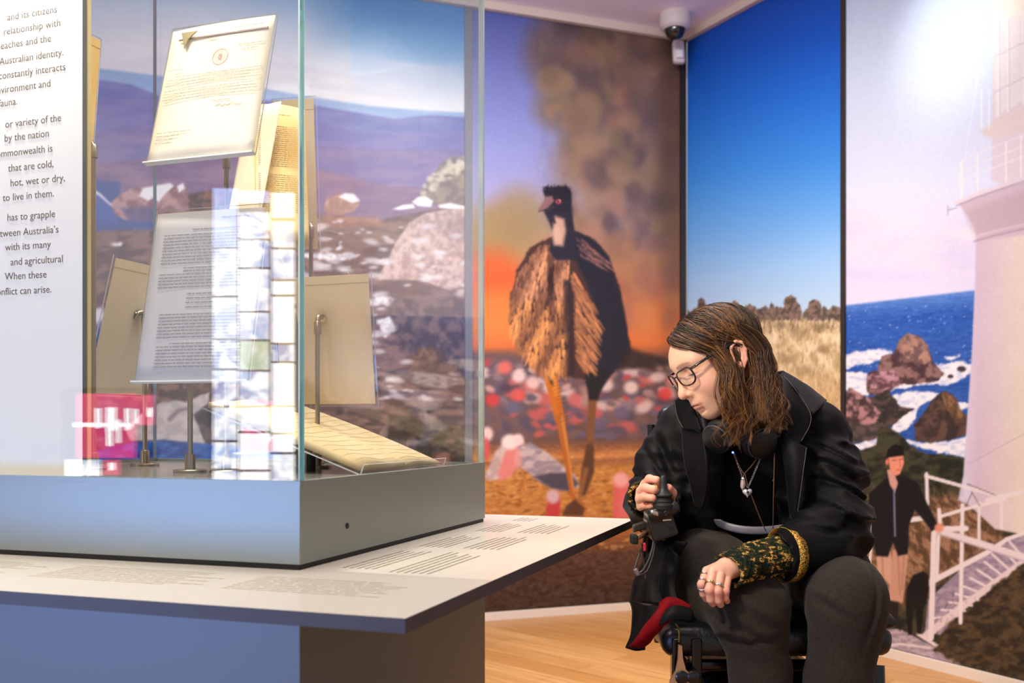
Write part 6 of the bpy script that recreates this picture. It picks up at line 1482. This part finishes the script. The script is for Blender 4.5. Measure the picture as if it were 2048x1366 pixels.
bm = bmesh.new(); tube(bm, smooth_path([lens_pt(1, math.pi - .35), hwv((.1105, .003, .0205)), hwv((.1105, -.003, .0205)), lens_pt(-1, math.pi - .35)], 5), .0018, 8); from_bm('bridge', bm, M_tort, gl, True)

M_hp = mat('black_headphone_plastic', (17, 18, 19), .4); M_pad = mat('black_ear_pad', (15, 15, 16), .65); M_hpring = mat('grey_headphone_ring', (78, 78, 80), .35, .3)
hp = empty('headphones', W(1470, 880, 2.20), label='black headphones with a tiny blue light hanging round the neck', cat='headphones')
def cup(px, py, Y, nx, rad):
    c = W(px, py, Y); n = Vector(nx).normalized()
    bm = bmesh.new(); lathe(bm, c, n, [(0, -.004), (rad * .8, -.003), (rad, .003), (rad * 1.02, .010), (rad * .92, .018), (rad * .6, .021), (0, .022)], 40); e = auto_smooth(from_bm('ear_cup', bm, M_hp, hp))
    bm = bmesh.new(); P = [c + frame_of(n)[0] * (rad * .82 * math.cos(2 * math.pi * k / 32)) + frame_of(n)[1] * (rad * .82 * math.sin(2 * math.pi * k / 32)) - n * .010 for k in range(32)]; tube(bm, P + P[:2], .011, 10); from_bm('ear_pad', bm, M_pad, e, True)
    bm = bmesh.new(); P = [c + frame_of(n)[0] * (rad * 1.0 * math.cos(2 * math.pi * k / 32)) + frame_of(n)[1] * (rad * 1.0 * math.sin(2 * math.pi * k / 32)) + n * .010 for k in range(32)]; tube(bm, P + P[:2], .0022, 8); from_bm('rim_ring', bm, M_hpring, e, True); return c
ca_ = cup(1437, 874, 2.165, (-.62, -.55, -.42), .032); cb_ = cup(1520, 884, 2.160, (.30, -.85, -.30), .034)
bm = bmesh.new(); tube(bm, smooth_path([ca_ + Vector((-.012, .01, .012)), W(1412, 850, 2.22), W(1420, 812, 2.33), W(1500, 785, 2.42), W(1575, 815, 2.36), W(1568, 862, 2.24), cb_ + Vector((.02, .005, .012))], 8), .009, 10, flat=.5); from_bm('headband', bm, M_hp, hp, True)
bm = bmesh.new(); lathe(bm, W(1466, 905, 2.125), (0, -1, 0), [(0, -.004), (.0022, -.003), (.0022, 0), (0, .0015)], 12)
mled = mat('blue_light', (40, 60, 255), .3); mled.node_tree.nodes['Principled BSDF'].inputs['Emission Color'].default_value = (.05, .08, 1, 1); mled.node_tree.nodes['Principled BSDF'].inputs['Emission Strength'].default_value = 12
from_bm('light', bm, mled, hp)

M_silver = mat('silver', (200, 198, 192), .22, 1.0); M_goldm = mat('pale_gold', (214, 186, 120), .25, 1.0); M_cord = mat('brown_cord', (104, 74, 50), .7); M_quartz = mat('rose_quartz', (214, 190, 186), .15, spec=.6, Transmission_Weight=.25)
YN = 2.165
def chain(name, pts, parent, r=.0014, m=M_silver):
    bm = bmesh.new(); P = smooth_path(pts, 10)
    for i, p in enumerate(P[:-1]):
        d = P[i + 1] - p; s_, t_ = frame_of(d); d.normalize(); s_ = s_ if i % 2 else t_
        L = (P[i + 1] - p).length * .75; q = [p + d * (L * math.cos(a)) + s_ * (r * 1.3 * math.sin(a)) for a in [2 * math.pi * k / 8 for k in range(8)]]; tube(bm, q + q[:2], r * .42, 4, cap=False)
    return from_bm(name, bm, m, parent, True)
nk = empty('necklace', W(1492, 985, YN), label='silver chain necklace with a heart shaped locket on the black top', cat='necklace')
chain('chain', [W(1468, 908, YN + .012), W(1478, 935, YN), W(1488, 962, YN), W(1495, 976, YN - .004)], nk); chain('chain', [W(1524, 908, YN + .012), W(1512, 938, YN), W(1502, 962, YN), W(1495, 976, YN - .004)], nk)
bm = bmesh.new(); hc = W(1495, 985, YN - .006); N_ = 40; top, bot = [], []
for k in range(N_):
    t = 2 * math.pi * k / N_; hx = 16 * math.sin(t) ** 3; hz = 13 * math.cos(t) - 5 * math.cos(2 * t) - 2 * math.cos(3 * t) - math.cos(4 * t)
    p = hc + X3 * (hx * .00066) + Z3 * (hz * .00066); top.append(bm.verts.new(p)); bot.append(bm.verts.new(p + Y3 * .003))
cf_ = bm.verts.new(hc - Y3 * .0045); cbk = bm.verts.new(hc + Y3 * .006)
for k in range(N_): j = (k + 1) % N_; bm.faces.new((top[k], top[j], cf_)); bm.faces.new((bot[j], bot[k], cbk)); bm.faces.new((top[j], top[k], bot[k], bot[j]))
hl_ = from_bm('heart_locket', bm, mat('white_silver', (226, 226, 236), .3, .35), nk, True)
bm = bmesh.new()
for a in (0, 90): obox(bm, hc - Y3 * .0046 + Z3 * .001, X3 if a else Z3, Y3, Z3 if a else X3, .0066, .0012, .0022, .0004)
obox(bm, hc - Y3 * .0042 - Z3 * .0035, X3, Y3, Z3, .0020, .0012, .0030, .0004)
from_bm('keyhole_motif', bm, M_black, hl_)
nc = empty('necklace', W(1485, 966, YN), label='brown cord necklace with a pale pointed crystal pendant', cat='necklace')
bm = bmesh.new()
for P in ([W(1470, 908, YN + .01), W(1476, 928, YN), W(1488, 948, YN - .004)], [W(1518, 908, YN + .01), W(1506, 928, YN), W(1488, 948, YN - .004)], [W(1488, 948, YN - .004), W(1487, 954, YN - .005)]): tube(bm, smooth_path(P, 6), .0011, 6)
from_bm('cord', bm, M_cord, nc, True)
bm = bmesh.new(); lathe(bm, W(1486, 954, YN - .006), (-.06, 0, -1), [(0, 0), (.0035, .001), (.0048, .004), (.0046, .006)], 8); from_bm('cap', bm, M_silver, nc)
bm = bmesh.new(); lathe(bm, W(1486, 959, YN - .006), (-.06, 0, -1), [(0, 0), (.0046, .001), (.0054, .012), (.0044, .018), (0, .024)], 6); from_bm('crystal', bm, M_quartz, nc)
lc = empty('long_cord', W(1525, 1000, YN), label='long thin brown cord looped down the front of the black top', cat='necklace')
bm = bmesh.new(); tube(bm, smooth_path([W(1490, 948, YN - .007), W(1497, 975, YN - .004), W(1512, 1015, YN + .0), W(1526, 1050, 2.175), W(1532, 1062, 2.185)], 6), .0011, 6); tube(bm, smooth_path([W(1549, 905, 2.165), W(1548, 950, 2.155), W(1547, 1000, 2.155), W(1546, 1058, 2.185)], 6), .0010, 6)
lathe(bm, W(1547, 961, 2.154), Z3, [(0, -.003), (.0025, 0), (0, .003)], 10); from_bm('cord', bm, M_cord, lc, True)
def finger_ring(P, a, b, t, r, m, label, bead=False):
    p = Vector(P[a]).lerp(Vector(P[b]), t); ax = Vector(P[b]) - Vector(P[a]); ax.normalize(); s_, t_ = frame_of(ax)
    q = [p + s_ * (r * math.cos(2 * math.pi * k / 28)) + t_ * (r * math.sin(2 * math.pi * k / 28)) for k in range(28)]; bm = bmesh.new(); tube(bm, q + q[:2], .0017, 8)
    if bead:
        d = Vector((0, -1, .3)); d = (d - ax * d.dot(ax)).normalized(); bmesh.ops.create_uvsphere(bm, u_segments=12, v_segments=8, radius=.0036, matrix=Matrix.Translation(p + d * (r + .001)))
    o = from_bm('finger_ring', bm, m, None, True); tag(o, label, 'ring', 'rings on the left hand'); return o
finger_ring(LH['idx'], 0, 1, .35, .0103, M_silver, 'plain silver ring on the left forefinger, nearest the knuckle')
finger_ring(LH['idx'], 0, 1, .80, .0101, M_silver, 'wide silver ring in the middle of the left forefinger stack')
finger_ring(LH['idx'], 1, 2, .35, .0096, M_silver, 'silver ring lowest on the left forefinger, below the other two')
finger_ring(LH['mid'], 0, 1, .72, .0102, M_goldm, 'twisted pale gold ring on the left middle finger', True)
finger_ring(LH['rng'], 0, 1, .78, .0098, M_silver, 'silver ring with small raised motif on the left ring finger', True)

# ------------------------------------------------------------------ power wheelchair
M_fr = mat('black_gloss_frame', (14, 14, 15), .2, spec=.6); M_rub = mat('black_rubber', (18, 18, 18), .7); M_leath = mat('black_wet_leather', (20, 23, 27), .35, spec=.6); bump(M_leath, 120, .5, .002)
M_joy = mat('dark_olive_plastic', (30, 29, 25), .3); M_alu = mat('polished_aluminium', (214, 206, 192), .22, .9); M_red = mat('red_connector', (196, 30, 34), .35)
wc = empty('power_wheelchair', (.57, 2.40, 0), label='black power wheelchair carrying the seated person beside the table corner', cat='wheelchair')
v = Vol((.26, 2.0, .46), (.88, 2.62, .62), .006); v.box((.56, 2.33, .542), (.245, .25, .032), .028)
v.warp(lambda P: (vn3(P, (.06, .06, .03), 21) - .5) * .012); V_, Q_ = v.mesh(1); link('seat_cushion', np_mesh('seat_cushion', V_, Q_), M_leath, wc, True)
bm = bmesh.new(); tube(bm, smooth_path([W(1352, 1248, 2.07), W(1358, 1262, 2.058), W(1358, 1285, 2.062)], 6), .0028, 6, flat=.5); from_bm('zip', bm, mat('brass_zip', (150, 132, 70), .35, .8), wc, True)
bm = bmesh.new(); obox(bm, (.575, 2.60, .80), X3, Vector((0, 1, .14)), Vector((0, -.14, 1)), .40, .06, .50, .025, 3); from_bm('backrest', bm, M_leath, wc, True)
bm = bmesh.new(); obox(bm, (.33, 2.33, .762), X3, Y3, Z3, .055, .26, .03, .012, 3); from_bm('armrest', bm, M_leath, wc, True)
bm = bmesh.new(); obox(bm, (.790, 2.46, .762), X3, Y3, Z3, .05, .30, .03, .012, 3); from_bm('armrest', bm, M_leath, wc, True)
for x in (.33, .790):
    bm = bmesh.new(); tube(bm, smooth_path([(x, 2.40, .755), (x, 2.42, .66), (x + (.03 if x < .5 else -.03), 2.44, .47)], 5), .012, 12); from_bm('armrest_post', bm, M_fr, wc, True)
bm = bmesh.new(); p0 = W(1738, 1046, 2.30); tube(bm, [W(1738, 1040, 2.30), W(1737, 1070, 2.30), W(1728, 1150, 2.32)], .0062, 12); from_bm('side_tube', bm, M_alu, wc, True)
bm = bmesh.new(); obox(bm, W(1735, 1033, 2.30), X3, Y3, Z3, .022, .024, .020, .004); from_bm('tube_cap', bm, M_rub, wc)
# joystick
v = Vol((.22, 1.98, .74), (.40, 2.20, .90), .0022); jc = np.array(W(1325, 1033, 2.066))
Mj = np.array([[.95, .0, .31], [0, 1, 0], [-.31, 0, .95]]).T
v.box(jc + (0, .012, .013), (.035, .040, .014), .012, .006, Mj); v.box(jc + (-.002, .014, -.020), (.028, .034, .026), .007, .006, Mj)
V_, Q_ = v.mesh(1); jb = link('joystick_housing', np_mesh('joystick_housing', V_, Q_), M_joy, wc, True)
bm = bmesh.new(); jt = W(1327, 1006, 2.052); lathe(bm, jt - Z3 * .012, (-.02, 0, 1), [(0, 0), (.021, 0), (.022, .008), (.018, .013), (.019, .016), (.015, .021), (.016, .024), (.011, .030), (.0080, .034), (0, .034)], 28); auto_smooth(from_bm('joystick_gaiter', bm, M_rub, jb))
bm = bmesh.new(); lathe(bm, jt + Z3 * .018, (-.02, 0, 1), [(0, 0), (.010, 0), (.0185, -.004), (.0195, -.001), (.0115, .005), (.0082, .013), (.0074, .026), (.0070, .034), (.0050, .038), (0, .039)], 24); auto_smooth(from_bm('joystick_knob', bm, mat('soft_black_knob', (30, 33, 30), .5), jb))
bm = bmesh.new(); obox(bm, W(1310, 1026, 2.030), Vector((1, .1, -.35)), Y3, Z3, .016, .006, .009, .003); from_bm('polished_switch', bm, M_alu, jb, True)
bm = bmesh.new(); lathe(bm, W(1332, 1026, 2.036), (0, -1, 0), [(0, 0), (.006, 0), (.006, .004), (.004, .006), (0, .006)], 18); auto_smooth(from_bm('button', bm, M_fr, jb))
bm = bmesh.new(); obox(bm, W(1334, 1040, 2.031), Vector((1, 0, .08)), Y3, Z3, .018, .006, .003, .001); from_bm('socket_cover', bm, M_alu, jb)
bm = bmesh.new(); lathe(bm, W(1324, 1080, 2.085), Z3, [(0, 0), (.007, 0), (.009, .012), (.006, .024), (0, .024)], 16); auto_smooth(from_bm('brass_plug', bm, mat('dull_brass', (120, 104, 52), .35, .8), jb))
bm = bmesh.new(); tube(bm, [W(1270, 1078, 2.07), W(1300, 1062, 2.13)], .0058, 14); from_bm('bracket_tube', bm, mat('bronze_tube', (150, 110, 84), .35, .5), wc, True)
bm = bmesh.new(); obox(bm, W(1268, 1078, 2.065), Vector((1, 0, -.15)), Y3, Z3, .016, .022, .021, .004); from_bm('bracket_cap', bm, M_rub, wc)
bm = bmesh.new(); obox(bm, W(1288, 1050, 2.13), Vector((.9, .3, .25)), Y3, Z3, .055, .02, .016, .003); from_bm('swing_arm', bm, mat('dark_grey_bracket', (66, 62, 60), .4), wc)
for P, r in (([(1308, 1066, 2.08), (1306, 1090, 2.075), (1298, 1118, 2.07), (1286, 1140, 2.07), (1276, 1146, 2.07), (1270, 1138, 2.07), (1276, 1116, 2.075), (1283, 1098, 2.08)], .0022), ([(1312, 1070, 2.09), (1306, 1110, 2.085), (1294, 1142, 2.08), (1280, 1150, 2.075)], .0018), ([(1284, 1086, 2.08), (1287, 1120, 2.085), (1292, 1160, 2.09)], .0018)):
    bm = bmesh.new(); tube(bm, smooth_path([W(*q) for q in P], 6), r, 8); from_bm('cable', bm, mat('grey_cable', (70, 62, 62), .4), wc, True)
bm = bmesh.new(); lathe(bm, W(1277, 1150, 2.068), (-.5, 0, .9), [(0, 0), (.0045, 0), (.0055, .003), (.005, .013), (.003, .015), (0, .015)], 14); auto_smooth(from_bm('cable_plug', bm, mat('grey_plug', (120, 108, 106), .4), wc))
bm = bmesh.new(); obox(bm, W(1289, 1094, 2.072), X3, Y3, Z3, .0065, .008, .018, .0025); from_bm('red_connector', bm, M_red, wc)
# frame, leg supports, wheels
bm = bmesh.new()
for x in (.37, .76): tube(bm, [(x, 2.10, .485), (x, 2.60, .485)], .014, 10)
for y in (2.14, 2.55): tube(bm, [(.37, y, .485), (.76, y, .485)], .012, 10)
obox(bm, (.565, 2.42, .36), X3, Y3, Z3, .30, .40, .17, .03)
for x in (.37, .76): tube(bm, [(x, 2.58, .485), (x, 2.64, 1.0)], .012, 10)
from_bm('chassis', bm, M_fr, wc)
for x, s in ((.362, 1), (.770, -1)):
    bm = bmesh.new(); tube(bm, [(x, 2.115, .49), (x + .008 * s, 2.08, .34), (x + .05 * s, 2.04, .16)], .021, 14); auto_smooth(from_bm('leg_hanger', bm, M_fr, wc))
bm = bmesh.new(); q = [W(*t) for t in ((1357, 1290, 2.05), (1364, 1292, 2.05), (1366, 1318, 2.05), (1372, 1340, 2.05), (1386, 1352, 2.05), (1388, 1372, 2.05), (1370, 1378, 2.05), (1338, 1378, 2.05), (1340, 1362, 2.05), (1352, 1342, 2.05), (1356, 1318, 2.05))]
lo = [bm.verts.new(p) for p in q]; hi = [bm.verts.new(p + Y3 * .008) for p in q]; bm.faces.new(lo); bm.faces.new(hi[::-1])
for k in range(len(q)): bm.faces.new((lo[k], hi[k], hi[(k + 1) % len(q)], lo[(k + 1) % len(q)]))
from_bm('latch_plate', bm, mat('tan_aluminium', (206, 166, 128), .28, .7), wc)
bm = bmesh.new(); obox(bm, W(1352, 1352, 2.085), X3, Y3, Z3, .020, .03, .16, .004); obox(bm, W(1392, 1352, 2.085), X3, Y3, Z3, .022, .03, .16, .004); from_bm('leg_support', bm, M_fr, wc)
for px in (1362, 1385):
    bm = bmesh.new(); lathe(bm, W(px, 1352, 2.06), (0, -1, 0), [(0, 0), (.014, 0), (.014, .014), (.008, .018), (0, .018)], 22); auto_smooth(from_bm('pivot', bm, M_fr, wc))
bm = bmesh.new(); obox(bm, (.565, 2.02, .14), X3, Y3, Z3, .34, .20, .02, .006); from_bm('footplate', bm, M_fr, wc)
for x in (.395, .735):
    for y, r in ((2.46, .17), (2.72, .09)):
        bm = bmesh.new(); lathe(bm, (x - .03, y, r + .001), X3, [(r * .45, 0), (r * .85, 0), (r, .015), (r, .045), (r * .85, .06), (r * .45, .06)], 40); wh = auto_smooth(from_bm('wheel', bm, M_rub, wc))
        bm = bmesh.new(); lathe(bm, (x - .026, y, r + .001), X3, [(0, 0), (r * .46, .002), (r * .46, .05), (0, .052)], 30); auto_smooth(from_bm('hub', bm, M_alu, wh))
    bm = bmesh.new(); tube(bm, [(x, 2.72, .10), (x, 2.70, .24), (x, 2.56, .30)], .014, 10); from_bm('caster_fork', bm, M_fr, wc)
for P in ([(1722, 1296, 2.12), (1736, 1320, 2.11), (1738, 1350, 2.11), (1730, 1380, 2.11)], [(1716, 1300, 2.10), (1722, 1340, 2.10), (1735, 1372, 2.10)], [(1724, 1300, 2.13), (1714, 1335, 2.12), (1722, 1372, 2.12)]):
    bm = bmesh.new(); tube(bm, smooth_path([W(*q) for q in P], 6), .005, 8); from_bm('strap', bm, M_rub, wc, True)
# leather flap of the seat bag sticking out on the right
bm = bmesh.new(); drape('seat_flap', [PXL((1715, 1205, 2.30), (1740, 1200, 2.30), (1762, 1215, 2.29)), PXL((1722, 1235, 2.28), (1756, 1238, 2.26), (1791, 1246, 2.25)), PXL((1722, 1262, 2.28), (1752, 1256, 2.27), (1770, 1252, 2.26)), PXL((1722, 1276, 2.29), (1740, 1276, 2.29), (1752, 1272, 2.28))], M_leath, wc, .010, 5, .004); bm.free()

# ------------------------------------------------------------------ ceiling fittings
M_cam = mat('white_plastic', (222, 214, 214), .4); M_dome = mat('smoked_dome', (34, 28, 30), .06, spec=.8)
cc_ = W(1350, 60, 5.22); cc_.z = CEIL
cc = empty('dome_camera', cc_, label='white ceiling camera with smoked dome in the corner', cat='security camera')
bm = bmesh.new(); lathe(bm, cc_, (0, 0, -1), [(0, 0), (.080, 0), (.082, .02), (.078, .070), (.066, .082), (.058, .084), (.054, .078), (0, .078)], 40); auto_smooth(from_bm('housing', bm, M_cam, cc))
bm = bmesh.new(); lathe(bm, cc_ - Z3 * .079, (0, 0, -1), [(.052, 0), (.050, .020), (.042, .037), (.028, .049), (.012, .054), (0, .055)], 36); auto_smooth(from_bm('dome', bm, M_dome, cc))
sn = empty('motion_sensor', W(1357, 105, 5.30), label='small white motion sensor on the wall below the ceiling camera', cat='sensor')
bm = bmesh.new(); obox(bm, W(1357, 105, 5.38), Vector((.93, .1, 0)), Y3, Vector((-.05, 0, 1)), .066, .05, .122, .014, 3); from_bm('housing', bm, M_cam, sn, True)
bm = bmesh.new(); obox(bm, W(1359, 108, 5.345), Vector((.93, .1, 0)), Y3, Vector((-.05, 0, 1)), .040, .02, .042, .004, 2); from_bm('lens_window', bm, mat('white_window', (240, 240, 244), .3), sn, True)
sp = W(1105, 0, 4.4); sp.z = CEIL
sk = empty('sprinkler', sp, label='small white sprinkler head on the ceiling near the top edge', cat='sprinkler')
bm = bmesh.new(); lathe(bm, sp, (0, 0, -1), [(0, 0), (.028, 0), (.026, .006), (.010, .010), (.008, .03), (0, .03)], 20); auto_smooth(from_bm('body', bm, M_cam, sk))
bm = bmesh.new(); lathe(bm, sp - Z3 * .036, (0, 0, -1), [(0, 0), (.016, .001), (.016, .003), (0, .004)], 16); tube(bm, [sp + Vector((.007, 0, -.028)), sp + Vector((.010, 0, -.034)), sp + Vector((0, 0, -.038))], .0015, 6); from_bm('deflector', bm, M_cam, sk)
